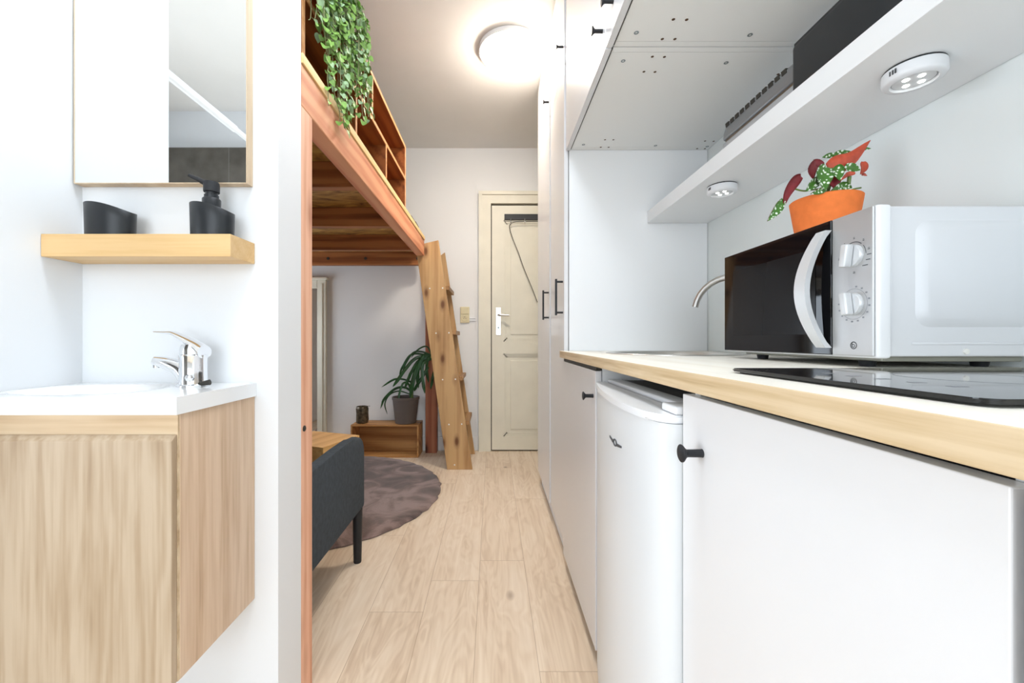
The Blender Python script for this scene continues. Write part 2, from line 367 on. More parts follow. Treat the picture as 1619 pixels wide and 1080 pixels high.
def lathe(bm, prof, c=(0, 0, 0), axis='Z', seg=40, sx=1.0, sy=1.0, mi=0, close=True):
    """prof: (radius, height) pairs from bottom to top"""
    c = Vector(c); rings = []
    for r, h in prof:
        ring = []
        if r < 1e-6: ring = [bm.verts.new((0, 0, h))]
        else: ring = [bm.verts.new((r*sx*math.cos(2*PI*k/seg), r*sy*math.sin(2*PI*k/seg), h)) for k in range(seg)]
        rings.append(ring)
    for A, Bq in zip(rings, rings[1:]):
        for k in range(seg):
            k2 = (k+1) % seg
            if len(A) == 1 and len(Bq) == 1: continue
            if len(A) == 1: f = bm.faces.new((A[0], Bq[k], Bq[k2]))
            elif len(Bq) == 1: f = bm.faces.new((A[k], A[k2], Bq[0]))
            else: f = bm.faces.new((A[k], A[k2], Bq[k2], Bq[k]))
            f.material_index = mi
    for ring, fl in ((rings[0], True), (rings[-1], False)):
        if len(ring) > 1 and close:
            f = bm.faces.new(ring[::-1] if fl else ring); f.material_index = mi
    R = {'Z': Matrix.Identity(3), 'X': Matrix.Rotation(PI/2, 3, 'Y'), '-X': Matrix.Rotation(-PI/2, 3, 'Y'), 'Y': Matrix.Rotation(-PI/2, 3, 'X'), '-Y': Matrix.Rotation(PI/2, 3, 'X'), '-Z': Matrix.Rotation(PI, 3, 'X')}[axis]
    for ring in rings:
        for v in ring: v.co = R @ v.co + c
    return bm
def smooth_path(pts, n=6):
    """Catmull-Rom through the points"""
    P = [Vector(p) for p in pts]; P = [P[0]*2-P[1]]+P+[P[-1]*2-P[-2]]; out = []
    for i in range(1, len(P)-2):
        a, b, c, d = P[i-1:i+3]
        for k in range(n):
            t = k/n
            out.append(0.5*((2*b)+(c-a)*t+(2*a-5*b+4*c-d)*t*t+(3*b-a-3*c+d)*t**3))
    out.append(P[-2]); return out
def leaf_strip(bm, path, width, side, fold=0.25, thick=0.0006, mi_top=0, mi_bot=0):
    """leaf blade with real thickness along a path; width(t) half width; side = rough sideways vector"""
    path = [Vector(p) for p in path]; n = len(path); top = []; bot = []
    for i, p in enumerate(path):
        t = i/(n-1); d = (path[min(i+1, n-1)]-path[max(i-1, 0)]).normalized()
        s = Vector(side) if side else d.cross(Vector((0.15, 1, 0.25)))
        s = (s-d*s.dot(d)).normalized(); u = d.cross(s).normalized()
        if u.z < 0 and abs(u.z) > 0.05 and mi_top == mi_bot: u = -u
        h = width(t)
        row = [p-s*h+u*h*fold, p-s*h*0.5+u*h*fold*0.4, p, p+s*h*0.5+u*h*fold*0.4, p+s*h+u*h*fold]
        top.append([bm.verts.new(q+u*thick) for q in row]); bot.append([bm.verts.new(q-u*thick) for q in row])
    for i in range(n-1):
        for k in range(4):
            f = bm.faces.new((top[i][k], top[i][k+1], top[i+1][k+1], top[i+1][k])); f.material_index = mi_top; f.smooth = True
            f = bm.faces.new((bot[i][k], bot[i+1][k], bot[i+1][k+1], bot[i][k+1])); f.material_index = mi_bot; f.smooth = True
        for k in (0, 4):
            f = bm.faces.new((top[i][k], bot[i][k], bot[i+1][k], top[i+1][k])); f.material_index = mi_bot
    for i in (0, n-1):
        for k in range(4):
            f = bm.faces.new((top[i][k], top[i][k+1], bot[i][k+1], bot[i][k])); f.material_index = mi_bot
def raw_obj(name, bm, mats, parent=None):
    """like obj() but keeps the face orientation and smoothing already set"""
    me = bpy.data.meshes.new(name)
    xs = [v.co.x for v in bm.verts]; ys = [v.co.y for v in bm.verts]; zs = [v.co.z for v in bm.verts]
    c = Vector(((min(xs)+max(xs))/2, (min(ys)+max(ys))/2, min(zs)))
    bmesh.ops.translate(bm, vec=-c, verts=bm.verts[:]); bm.to_mesh(me); bm.free()
    for m in mats: me.materials.append(M[m])
    o = bpy.data.objects.new(name, me); C.objects.link(o)
    o.parent = parent; o.location = c-(world_origin(parent) if parent else Vector())
    return o
def plate(bm, outer, holes, z0, z1, mi=0):
    loops = []
    for pts in [outer]+holes:
        vs = [bm.verts.new((x, y, z1)) for x, y in pts]
        es = [bm.edges.new((vs[i], vs[(i+1) % len(vs)])) for i in range(len(vs))]; loops += es
    r = bmesh.ops.triangle_fill(bm, use_beauty=True, use_dissolve=False, edges=loops)
    fs = [g for g in r['geom'] if isinstance(g, bmesh.types.BMFace)]
    ex = bmesh.ops.extrude_face_region(bm, geom=fs)
    bmesh.ops.translate(bm, vec=(0, 0, z0-z1), verts=[g for g in ex['geom'] if isinstance(g, bmesh.types.BMVert)])
    return bm
def circle(cx, cy, r, n=48): return [(cx+r*math.cos(2*PI*k/n), cy+r*math.sin(2*PI*k/n)) for k in range(n)]
def rrect(x0, x1, y0, y1, r, n=5):
    o = []
    for cx, cy, a in ((x1-r, y1-r, 0), (x0+r, y1-r, 90), (x0+r, y0+r, 180), (x1-r, y0+r, 270)):
        for k in range(n+1):
            t = math.radians(a+90*k/n); o.append((cx+r*math.cos(t), cy+r*math.sin(t)))
    return o

# ---------------------------------------------------------------- key dimensions
ZC = 2.62        # ceiling
YB = 3.566       # far wall
XR = 0.92        # right wall
YW = 0.968       # wash corner wall
XP = -0.505      # end of the partition
YP = 1.083       # back of the partition

# ================================================================ SETTING
struct('floor', bx(-2.5, 1.0, -2.7, YB+0.05, -0.05, 0), 'floor')
struct('ceiling', bx(-2.5, 1.0, -2.7, YB+0.05, ZC, ZC+0.05), 'ceiling')
struct('wall_back', bx(-2.5, 1.0, YB, YB+0.1, 0, ZC), 'paint_room')
struct('wall_right', bx(XR, XR+0.1, -2.7, YB, 0, ZC), 'splash')
b = B()
box(b, -2.2, -2.1, YP, 2.55, 0, ZC); box(b, -2.2, -2.1, 3.45, YB, 0, ZC); box(b, -2.2, -2.1, 2.55, 3.45, 0, 0.55); box(b, -2.2, -2.1, 2.55, 3.45, 1.45, ZC)
struct('wall_left', b, 'paint_room')
win = bpy.data.objects.new('fill_window_3', None); C.objects.link(win); win.location = (-2.15, 3.0, 0.55); win['kind'] = 'structure'  # invented window, unseen, added to let fill in under the loft
b = B()
for y0, y1, z0, z1 in ((2.55, 2.59, 0.55, 1.45), (3.41, 3.45, 0.55, 1.45), (2.98, 3.02, 0.59, 1.41), (2.59, 3.41, 0.55, 0.59), (2.59, 3.41, 1.41, 1.45)):
    box(b, -2.17, -2.12, y0, y1, z0, z1)
obj('window_frame', b, 'white_plastic', win)
struct('wall_partition', bx(-2.5, XP, YW, YP, 0, ZC), 'paint')
struct('wall_stub', bx(-1.066, -0.966, 0.664, YW, 0, ZC), 'paint')
b = B()
box(b, -2.6, -2.5, -2.7, -0.85, 0, ZC); box(b, -2.6, -2.5, 0.55, YP, 0, ZC); box(b, -2.6, -2.5, -0.85, 0.55, 0, 0.2); box(b, -2.6, -2.5, -0.85, 0.55, 1.6, ZC)
struct('wall_washroom', b, 'paint')
win = bpy.data.objects.new('fill_window_2', None); C.objects.link(win); win.location = (-2.55, -0.15, 0.2); win['kind'] = 'structure'  # unseen window, added only as a source for the side fill
b = B()
for y0, y1, z0, z1 in ((-0.85, -0.80, 0.2, 1.6), (0.50, 0.55, 0.2, 1.6), (-0.175, -0.125, 0.25, 1.55), (-0.80, 0.50, 0.2, 0.25), (-0.80, 0.50, 1.55, 1.6)):
    box(b, -2.57, -2.52, y0, y1, z0, z1)
obj('window_frame', b, 'white_plastic', win)
b = B()   # wall behind the camera with its window opening
box(b, -2.5, -1.3, -2.7, -2.6, 0, ZC); box(b, 0.80, 0.92, -2.7, -2.6, 0, ZC)
box(b, -1.3, 0.80, -2.7, -2.6, 0, 0.4); box(b, -1.3, 0.80, -2.7, -2.6, 2.5, ZC)
struct('wall_front', b, 'paint')
struct('wall_rear', bx(-2.5, -1.15, -1.2, -1.1, 0, ZC), 'paint')
struct('wall_shower', bx(-2.5, -1.15, -1.095, -1.0, 0, 2.31), 'tile')
win = bpy.data.objects.new('window_1', None); C.objects.link(win); win.location = (-0.25, -2.65, 0.4); win['kind'] = 'structure'
b = B()
for x0, x1, z0, z1 in ((-1.3, -1.24, 0.4, 2.5), (0.74, 0.80, 0.4, 2.5), (-0.28, -0.22, 0.46, 2.44), (-1.24, 0.74, 0.4, 0.46), (-1.24, 0.74, 2.44, 2.5)):
    box(b, x0, x1, -2.68, -2.62, z0, z1)
obj('window_frame', b, 'white_plastic', win)
b = B()
box(b, -2.1, -0.575, YB-0.016, YB, 0, 0.12, bev=0.003); box(b, -0.47, -0.126, YB-0.016, YB, 0, 0.12, bev=0.003)
struct('baseboard_back', b, 'paint_room')

# door casing and door in the far wall
b = B()
prof = [(0, 0.034), (0.012, 0.050), (0.024, 0.050), (0.030, 0.038), (0.075, 0.036), (0.082, 0.044), (0.105, 0.044)]
x0, x1, zt = -0.121, 0.93-0.025, 2.233
for i in range(len(prof)-1):
    (a, ha), (c, hc) = prof[i], prof[i+1]
    h = max(ha, hc)
    box(b, x0+a, x0+c, YB-h, YB, 0, zt-a)
    box(b, x0+c, x1, YB-h, YB, zt-c, zt-a)
struct('trim_1', b, 'cream')
d = bpy.data.objects.new('door_1', None); C.objects.link(d); d.location = (0.4, YB-0.01, 0.0); d['kind'] = 'structure'
obj('door_gap', bx(-0.016, 0.86, YB-0.0075, YB-0.001, 0.001, 2.128), 'groove', d)
b = B(); y0, y1 = YB-0.032, YB-0.008
sx0, px0, px1, sx1 = -0.008, 0.093, 0.72, 0.83
for r in ((sx0, px0, 0.012, 2.112), (px1, sx1, 0.012, 2.112), (px0, px1, 1.986, 2.112), (px0, px1, 0.838, 0.943), (px0, px1, 0.012, 0.126)):
    box(b, r[0], r[1], y0, y1, r[2], r[3])
obj('door_stiles', b, 'cream', d)
for z0, z1 in ((0.943, 1.986), (0.126, 0.838)):
    b = B()
    box(b, px0, px1, YB-0.014, YB-0.009, z0, z1)
    for i, (m, h) in enumerate(((0.0, 0.027), (0.011, 0.023), (0.022, 0.017))):
        for q in ((px0+m, px0+m+0.010, z0+m, z1-m), (px1-m-0.010, px1-m, z0+m, z1-m), (px0+m, px1-m, z0+m, z0+m+0.010), (px0+m, px1-m, z1-m-0.010, z1-m)):
            box(b, q[0], q[1], YB-h, YB-0.010, q[2], q[3])
    box(b, px0+0.06, px1-0.06, YB-0.021, YB-0.010, z0+0.06, z1-0.06, bev=0.003)
    obj('door_panel', b, 'cream', d)
b = bx(0.030, 0.068, YB-0.038, YB-0.0322, 1.0, 1.232, bev=0.0015)
hp = obj('handle_plate', b, 'chrome', d); hp['label'] = 'bright chrome long plate'
b = B(); tube(b, smooth_path([(0.047, YB-0.038, 1.170), (0.047, YB-0.07, 1.170), (0.056, YB-0.082, 1.170), (0.075, YB-0.084, 1.169), (0.140, YB-0.084, 1.166)], 4), 0.0095, 12)
obj('door_lever', b, 'steel', hp, smooth=True)
b = B(); lathe(b, [(0.011, 0), (0.011, 0.003)], (0.049, YB-0.038, 1.062), '-Y', 16)
box(b, 0.047, 0.051, YB-0.0415, YB-0.038, 1.035, 1.062)
obj('keyhole', b, 'screw', hp)

# hook rail on the door, and the wire hung on it
t = thing('hook_rail', 'black hook rail with small chrome hooks on the cream door', 'hook rail', (0.36, YB-0.03, 1.986))
obj('rail', bx(0.100, 0.62, YB-0.046, YB-0.0322, 1.986, 2.036, bev=0.002), 'black', t)
for x in (0.154, 0.274, 0.394, 0.514):
    b = B(); tube(b, smooth_path([(x, YB-0.047, 1.992), (x, YB-0.050, 1.968), (x, YB-0.062, 1.950), (x, YB-0.074, 1.960)], 4), 0.0042, 8)
    lathe(b, [(0, -0.008), (0.006, -0.005), (0.008, 0), (0.006, 0.005), (0, 0.008)], (x, YB-0.076, 1.964), 'Z', 12)
    obj('hook', b, 'chrome', t, smooth=True)
W = [(0.389, 1.979), (0.272, 1.979), (0.186, 1.975), (0.15, 1.955), (0.145, 1.913), (0.173, 1.82), (0.219, 1.705), (0.263, 1.579), (0.31, 1.464), (0.348, 1.371), (0.383, 1.278)]
b = B(); tube(b, smooth_path([(x, YB-(0.058 if i < 4 else 0.046), z-(0.012 if i < 4 else 0)) for i, (x, z) in enumerate(W)], 5), 0.0030, 6)
tag(obj('hanging_cable', b, 'cable', smooth=True), 'thin grey wire dangling from the hook rail on the cream door', 'cable')

# switch and socket with surface conduit
t = thing('socket_outlet', 'ivory switch and socket plate on the white wall beside the door', 'socket', (-0.24, YB, 1.105))
obj('plate', bx(-0.281, -0.202, YB-0.014, YB-0.0002, 1.105, 1.243, bev=0.003), 'ivory', t)
obj('rocker', bx(-0.273, -0.210, YB-0.020, YB-0.013, 1.180, 1.236, bev=0.002), 'ivory', t)
b = B(); lathe(b, [(0.024, 0), (0.024, 0.005), (0.020, 0.005), (0.019, 0.001), (0, 0.001)], (-0.2415, YB-0.0145, 1.142), '-Y', 24)
sk = obj('socket_face', b, 'ivory', t, smooth=True)
b = B()
for dx in (-0.008, 0.008): lathe(b, [(0.003, 0), (0.003, 0.002)], (-0.2415+dx, YB-0.0148, 1.142), '-Y', 10)
box(b, -0.2435, -0.2395, YB-0.0175, YB-0.0148, 1.150, 1.158)
obj('contact_holes', b, 'mark', sk)
b = B(); box(b, -0.203, -0.150, YB-0.011, YB-0.0002, 1.120, 1.134, bev=0.002); box(b, -0.203, -0.150, YB-0.011, YB-0.0002, 1.140, 1.150, bev=0.002)
tag(obj('cable_duct', b, 'white_plastic'), 'short white surface cable duct right of the ivory socket', 'cable duct')
b = B(); box(b, -0.150, -0.136, YB-0.012, YB-0.0165, 0.125, 2.30); box(b, -0.150, -0.136, YB-0.012, YB-0.0002, 0.125, 2.30, bev=0.002)
tag(obj('cable_duct', b, 'paint_room'), 'tall thin white cable duct running up beside the door casing', 'cable duct')

# ================================================================ LOFT
lf = thing('loft_bed_frame', 'pinkish fir loft bed frame on square posts above the round rug', 'loft bed', (-1.3, 2.3, 0))
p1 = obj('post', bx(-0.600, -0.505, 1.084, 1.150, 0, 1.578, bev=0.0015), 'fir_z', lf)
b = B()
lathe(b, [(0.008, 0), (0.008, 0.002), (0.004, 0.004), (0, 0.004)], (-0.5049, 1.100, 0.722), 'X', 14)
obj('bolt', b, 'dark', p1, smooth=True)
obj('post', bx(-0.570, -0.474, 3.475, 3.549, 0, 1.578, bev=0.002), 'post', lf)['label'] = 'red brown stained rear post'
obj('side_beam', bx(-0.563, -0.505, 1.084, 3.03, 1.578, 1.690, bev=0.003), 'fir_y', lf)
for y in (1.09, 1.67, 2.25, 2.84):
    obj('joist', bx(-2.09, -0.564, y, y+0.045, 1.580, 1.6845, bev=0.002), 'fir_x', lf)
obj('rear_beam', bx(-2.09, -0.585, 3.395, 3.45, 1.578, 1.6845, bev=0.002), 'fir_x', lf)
for x in (-1.36, -1.05, -0.62):
    b = B(); lathe(b, [(0.012, 0), (0.012, 0.003), (0, 0.003)], (x, 3.3949, 1.63), '-Y', 14); obj('bolt', b, 'dark', lf)
obj('deck_panel', bx(-2.09, -0.520, 1.084, 3.03, 1.685, 1.712), 'osb', lf)
obj('deck_panel', bx(-2.09, -0.600, 3.0301, 3.55, 1.685, 1.712), 'osb', lf)
obj('deck_edge', bx(-0.5195, -0.500, 1.084, 3.03, 1.6905, 1.7175, bev=0.0015), 'ply_edge', lf)['label'] = 'pale plywood deck edge strip'

# ladder
t = thing('ladder', 'brown stained wide plank ladder leaning up to the loft bed', 'ladder', (-0.3, 3.25, 0))
def lx(z): return -0.337-0.2335*z/1.66
def rx(z): return -0.150-0.252*z/1.694
b = prism(B(), [(lx(0), 0), (rx(0), 0), (rx(1.694), 1.694), (lx(1.655), 1.655)], 'Y', 3.034, 3.062, bev=0.002)
obj('side_board', b, 'ladder', t)
b = prism(B(), [(lx(0), 0), (rx(0), 0), (rx(1.69), 1.69), (lx(1.572), 1.572)], 'Y', 3.440, 3.468, bev=0.002)
obj('side_board', b, 'ladder', t)
for z, n in ((1.337, 2), (1.007, 2), (0.664, 2), (0.333, 2), (0.035, 1)):
    for k in range(n):
        x = lx(z)+0.060+k*0.095
        b = B(); lathe(b, [(0.0055, 0), (0.0055, 0.001), (0.003, 0.0022), (0, 0.0022)], (x, 3.0339, z+0.003*k), '-Y', 10)
        obj('screw', b, 'screw_bright', t)['label'] = 'small bright screw head'
for z in (1.345, 1.012, 0.670, 0.338):
    obj('tread', bx(lx(z)+0.012, rx(z)+0.026, 3.0625, 3.4395, z-0.015, z+0.015, bev=0.002), 'ladder_y', t)

# cube bookcase on the loft
t = thing('bookcase', 'low open cube bookcase of orange brown boards on the loft edge', 'bookcase', (-0.69, 1.86, 1.7125))
X0, X1, Y0, Y1, Z0, Z1 = -0.82, -0.540, 1.166, 2.553, 1.7125, 2.160
def board(n, *a):
    x0, x1, y0, y1, z0, z1 = a
    o = obj(n, bx(x0, X1-0.003, y0, y1, z0, z1), 'case', t)
    obj('front_edge', bx(X1-0.003, X1, y0, y1, z0, z1, bev=0.0008), 'case_edge', o)
board('top_board', X0, X1, Y0, Y1, Z1-0.018, Z1)
board('bottom_board', X0, X1, Y0, Y1, Z0, Z0+0.018)
board('shelf_board', X0, X1, Y0+0.018, Y1-0.018, 1.945, 1.963)
for y in (Y0, Y1-0.018): board('side_board', X0, X1, y, y+0.018, Z0+0.018, Z1-0.018)
for y in (1.84,): board('divider', X0, X1, y, y+0.018, 1.963, Z1-0.018)
for y in (1.62, 2.08): board('divider', X0, X1, y, y+0.018, Z0+0.018, 1.945)
obj('back_panel', bx(X0-0.006, X0, Y0, Y1, Z0, Z1), 'case', t)
def fold(name, x0, x1, y0, y1, z0, h, mat, label, seed):
    b = B(); nx, ny = 10, 14; r = random.Random(seed)
    box(b, x0, x1, y0, y1, z0, z0+h, bev=min(h, 0.05)*0.45, seg=4)
    bmesh.ops.subdivide_edges(b, edges=[e for e in b.edges if e.calc_length() > 0.05], cuts=6, use_grid_fill=True)
    for v in b.verts:
        k = (v.co.z-z0)/h
        v.co += Vector((noise.noise(v.co*18)*0.006, noise.noise(v.co*15+Vector((3, 1, 2)))*0.010, (noise.noise(v.co*11+Vector((seed, 0, 0)))*0.22*h)*k))
    return tag(obj(name, b, mat, smooth=True, autos=80), label, 'blanket')
fold('folded_blanket', -0.77, -0.555, 1.20, 1.40, 1.731, 0.075, 'blanket', 'dark folded cloth in the bookcase behind the hanging vine', 1)
fold('folded_blanket', -0.77, -0.56, 1.66, 1.86, 1.731, 0.070, 'blanket', 'dark folded cloth lying in the middle bay of the bookcase', 2)
m_ = thing('mattress', 'pale mattress lying on the loft deck behind the bookcase', 'mattress', (-1.45, 2.3, 1.7125))
obj('mattress_body', bx(-2.06, -0.86, 1.25, 3.50, 1.7125, 1.85, bev=0.03, seg=4), 'mattress', m_, smooth=True)
# blanket hanging over at the deck end
b = B()
for (dx, h, mi) in ((0.0, 0.075, 0), (0.002, 0.034, 1)):
    n = 14; rows = []
    for i in range(n+1):
        y = 2.585+0.415*i/n
        top = 1.7185+h*(0.95+0.16*math.sin(i*1.3)+0.10*math.sin(i*2.9+1))*(1-0.15*(i/n)**3)*(0.45+0.55*min(1, i/3.0))
        rows.append([(-0.80, y, 1.7185), (-0.80, y, top), (-0.62, y, top*1.0+0.004*math.sin(i*2)), (-0.545+dx, y, top-0.006), (-0.525+dx, y, (top+1.7185)/2), (-0.530+dx, y, 1.7185)])
    vs = [[b.verts.new(p) for p in r] for r in rows]
    for i in range(n):
        for k in range(6):
            f = b.faces.new((vs[i][k], vs[i][(k+1) % 6], vs[i+1][(k+1) % 6], vs[i+1][k])); f.material_index = mi
    for r in (vs[0], vs[-1]):
        f = b.faces.new(r); f.material_index = mi
tag(obj('rumpled_blanket', b, ['blanket', 'blanket_green'], smooth=True, autos=75), 'dark grey and green blanket bunched at the loft deck end', 'blanket')

# hanging vine
t = thing('hanging_vine', 'trailing green vine spilling over the bookcase and the loft beam', 'plant', (-0.62, 1.38, 2.160))
b = B(); lathe(b, [(0.05, 0), (0.066, 0.10), (0.070, 0.105), (0.064, 0.105), (0.060, 0.092), (0, 0.092)], (-0.62, 1.38, 2.1605), 'Z', 32)
obj('pot', b, 'pot_grey', t, smooth=True)
vb = B(); lb = B()
def heart(bm, base, d, n, L, mi):
    d = d.normalized(); s = d.cross(n).normalized(); n = s.cross(d).normalized()
    prof = [(0.0, 0.0), (-0.10, 0.30), (0.06, 0.50), (0.30, 0.52), (0.60, 0.36), (0.85, 0.15), (1.0, 0.0)]
    mid = [0.0, 0.05, 0.2, 0.4, 0.65, 0.87, 1.0]
    C0 = [bm.verts.new(base+d*(m*L)) for m in mid]
    for sg in (-1, 1):
        E = [bm.verts.new(base+d*(a*L)+s*(sg*w_*L)+n*(abs(w_)*L*0.35-(a*a)*L*0.12)) for a, w_ in prof[1:-1]]
        for i in range(len(E)-1):
            f = bm.faces.new((C0[i+1], C0[i+2], E[i+1], E[i]) if sg > 0 else (E[i], E[i+1], C0[i+2], C0[i+1])); f.material_index = mi; f.smooth = True
        f = bm.faces.new((C0[0], C0[1], E[0]) if sg > 0 else (E[0], C0[1], C0[0])); f.material_index = mi; f.smooth = True
        f = bm.faces.new((C0[5], C0[6], E[4]) if sg > 0 else (E[4], C0[6], C0[5])); f.material_index = mi; f.smooth = True
vines = []
for i in range(64):
    u = rnd.random(); y = 1.175+0.36*u
    zend = 1.86+0.02*rnd.uniform(-1, 1)+0.10*rnd.random()
    vines.append((y, rnd.uniform(-0.524, -0.475), zend, rnd.uniform(-0.02, 0.03)))
for y, x, ze, dr in ((1.235, -0.496, 1.665, 0), (1.25, -0.494, 1.73, 0.01), (1.30, -0.494, 1.675, 0.01), (1.33, -0.492, 1.665, 0.015), (1.36, -0.492, 1.68, 0.0), (1.40, -0.492, 1.76, 0.0), (1.44, -0.500, 1.80, 0.03), (1.50, -0.49, 1.80, 0.05), (1.52, -0.49, 1.84, 0.07), (1.47, -0.48, 1.79, 0.01), (1.42, -0.49, 1.74, 0.0), (1.28, -0.496, 1.70, 0.01), (1.21, -0.50, 1.76, 0), (1.33, -0.494, 1.72, 0), (1.26, -0.492, 1.70, 0.01), (1.29, -0.49, 1.685, 0.02), (1.315, -0.49, 1.66, 0.01), (1.345, -0.488, 1.655, 0.02), (1.375, -0.49, 1.69, 0.0), (1.22, -0.495, 1.72, 0.01), (1.19, -0.50, 1.80, 0), (1.55, -0.485, 1.83, 0.05), (1.56, -0.49, 1.85, 0.06), (1.53, -0.48, 1.815, 0.06), (1.57, -0.49, 1.95, 0.02), (1.56, -0.485, 2.0, 0.02)):
    vines.append((y, x, ze, dr))
for y, x, ze, dr in vines:
    pts = [Vector((-0.62+rnd.uniform(-.03, .03), 1.38+rnd.uniform(-.03, .03), 2.245)), Vector((-0.56, (y+1.38)/2, 2.265)), Vector((x, y, 2.16))]
    z = 2.16; yy = y; xx = x
    while z > ze:
        z -= 0.07; yy += rnd.uniform(-0.010, 0.010)+dr*0.22; xx += rnd.uniform(-0.006, 0.006); xx = min(max(xx, -0.526), -0.455)
        if z < 1.735: xx = max(xx, -0.494)
        pts.append(Vector((xx, max(yy, 1.155), max(z, ze))))
    sp = smooth_path(pts, 5); tube(vb, sp, 0.0011, 5)
    acc = 0
    for a, c in zip(sp, sp[1:]):
        acc += (c-a).length
        if acc > 0.021 and c.z < 2.24:
            acc = 0
            ang = rnd.uniform(0, 2*PI)
            out = Vector((abs(math.cos(ang))*0.8+0.1 if c.z < 1.75 or rnd.random() < 0.7 else math.cos(ang)*0.5, math.sin(ang), rnd.uniform(-1.1, -0.1)))
            nn = Vector((rnd.uniform(0, 1), rnd.uniform(-1.0, 0.2), rnd.uniform(0.1, 1)))
            Lf = rnd.uniform(0.014, 0.026)
            tip = c+out.normalized()*0.010
            tube(vb, [c, tip], 0.0006, 4, cap=False)
            heart(lb, tip, out+Vector((0, 0, -0.6)), nn, Lf, 0 if rnd.random() < 0.72 else 1)
raw_obj('stems', vb, ['stem'], t); raw_obj('leaves', lb, ['leaf', 'leaf_pale'], t)

# ceiling lamp
t = thing('ceiling_lamp', 'round lit flush ceiling lamp', 'lamp', (0.097, 2.34, ZC))
b = B(); lathe(b, [(0.172, 0), (0.176, 0.012), (0.176, 0.024), (0.168, 0.028)], (0.097, 2.34, ZC-0.0285), 'Z', 64)
obj('base_ring', b, 'white_plastic', t, smooth=True)
b = B(); lathe(b, [(0, 0), (0.08, 0.003), (0.13, 0.012), (0.158, 0.028), (0.166, 0.0449)], (0.097, 2.34, ZC-0.073), 'Z', 64)
obj('diffuser', b, 'lamp', t, smooth=True)

# unseen flush lamp, added as cool fill over the kitchen end
t = thing('ceiling_lamp', 'round flush fill lamp added over the kitchen end', 'lamp', (-0.08, 0.55, ZC))
b = B(); lathe(b, [(0.212, 0), (0.216, 0.012), (0.216, 0.024), (0.208, 0.028)], (-0.08, 0.55, ZC-0.0285), 'Z', 64)
obj('base_ring', b, 'white_plastic', t, smooth=True)
b = B(); lathe(b, [(0, 0), (0.10, 0.003), (0.17, 0.012), (0.198, 0.028), (0.206, 0.0449)], (-0.08, 0.55, ZC-0.073), 'Z', 64)
obj('diffuser', b, 'fill_lamp', t, smooth=True)

# ================================================================ FAR CORNER under the loft
# round rug
b = B(); n = 120; nr = 10; cx, cy, R0 = -1.11, 2.557, 0.778
def edge(a): return R0*(1+0.006*math.sin(a*37)+0.004*math.sin(a*61+1))
prof = [(1.0, 0.0), (1.004, 0.008), (0.985, 0.018), (0.9, 0.020), (0.6, 0.020), (0.3, 0.020)]
rings = [[b.verts.new((cx+edge(2*PI*k/n)*f*math.cos(2*PI*k/n), cy+edge(2*PI*k/n)*f*math.sin(2*PI*k/n), h+0.0005)) for k in range(n)] for f, h in prof]
for A, Q in zip(rings, rings[1:]):
    for k in range(n): b.faces.new((A[k], A[(k+1) % n], Q[(k+1) % n], Q[k]))
b.faces.new(rings[-1]); b.faces.new(rings[0][::-1])
tag(obj('round_rug', b, 'rug', smooth=True), 'round dark brown plush rug on the oak floor', 'rug')

def crate(name, label, x0, x1, y0, y1, z0, z1, openside, mat, rot=0, group=None):
    """box of boards 12 mm thick with one open side"""
    c = Vector(((x0+x1)/2, (y0+y1)/2, z0)); tt = thing(name, label, 'crate', c, group)
    w_ = 0.012
    ps = []
    ps.append(('top_board', (x0, x1, y0, y1, z1-w_, z1))); ps.append(('bottom_board', (x0, x1, y0, y1, z0, z0+w_)))
    ps.append(('end_board', (x0, x0+w_, y0, y1, z0+w_, z1-w_))); ps.append(('end_board', (x1-w_, x1, y0, y1, z0+w_, z1-w_)))
    ps.append(('back_board', (x0+w_, x1-w_, y1-w_, y1, z0+w_, z1-w_)) if openside == 'front' else ('back_board', (x0+w_, x1-w_, y0, y0+w_, z0+w_, z1-w_)))
    for n_, a in ps: obj(n_, bx(*a, bev=0.0012), mat, tt)
    tt.rotation_euler.z = rot
    return tt
crate('wooden_crate', 'long honey pine crate on its side against the wall, holding a plant', -1.155, -0.603, 3.340, 3.540, 0.0, 0.266, 'front', 'crate')
# coffee crate standing on the rug beside the sofa
crate('wooden_crate', 'upright wooden crate used as a table behind the grey sofa arm', -1.048, -0.748, 1.981, 2.251, 0.0212, 0.450, 'back', 'crate_y', rot=math.radians(-19))

# dracaena
t = thing('potted_dracaena', 'potted plant with long drooping dark green leaves on the crate', 'plant', (-0.727, 3.435, 0.2662))
PX, PY, PZ = -0.727, 3.435, 0.2662
b = B(); lathe(b, [(0.082, 0), (0.086, 0.003), (0.108, 0.195), (0.112, 0.197), (0.113, 0.216), (0.110, 0.218), (0.105, 0.216), (0.102, 0.195), (0, 0.195)], (PX, PY, PZ), 'Z', 48)
obj('pot', b, 'pot_grey', t, smooth=True)
b = B(); lathe(b, [(0.1015, 0), (0.08, 0.006), (0, 0.008)], (PX, PY, PZ+0.1955), 'Z', 32); obj('soil', b, 'soil', t, smooth=True)
b = B(); tube(b, smooth_path([(-0.675, PY, PZ+0.19), (-0.670, PY-0.005, 0.56), (-0.640, PY-0.02, 0.66), (-0.57, PY-0.04, 0.76), (-0.50, PY-0.055, 0.822)], 5), [0.011]*10+[0.009]*11, 10)
obj('stem', b, 'palm_stem', t, smooth=True)
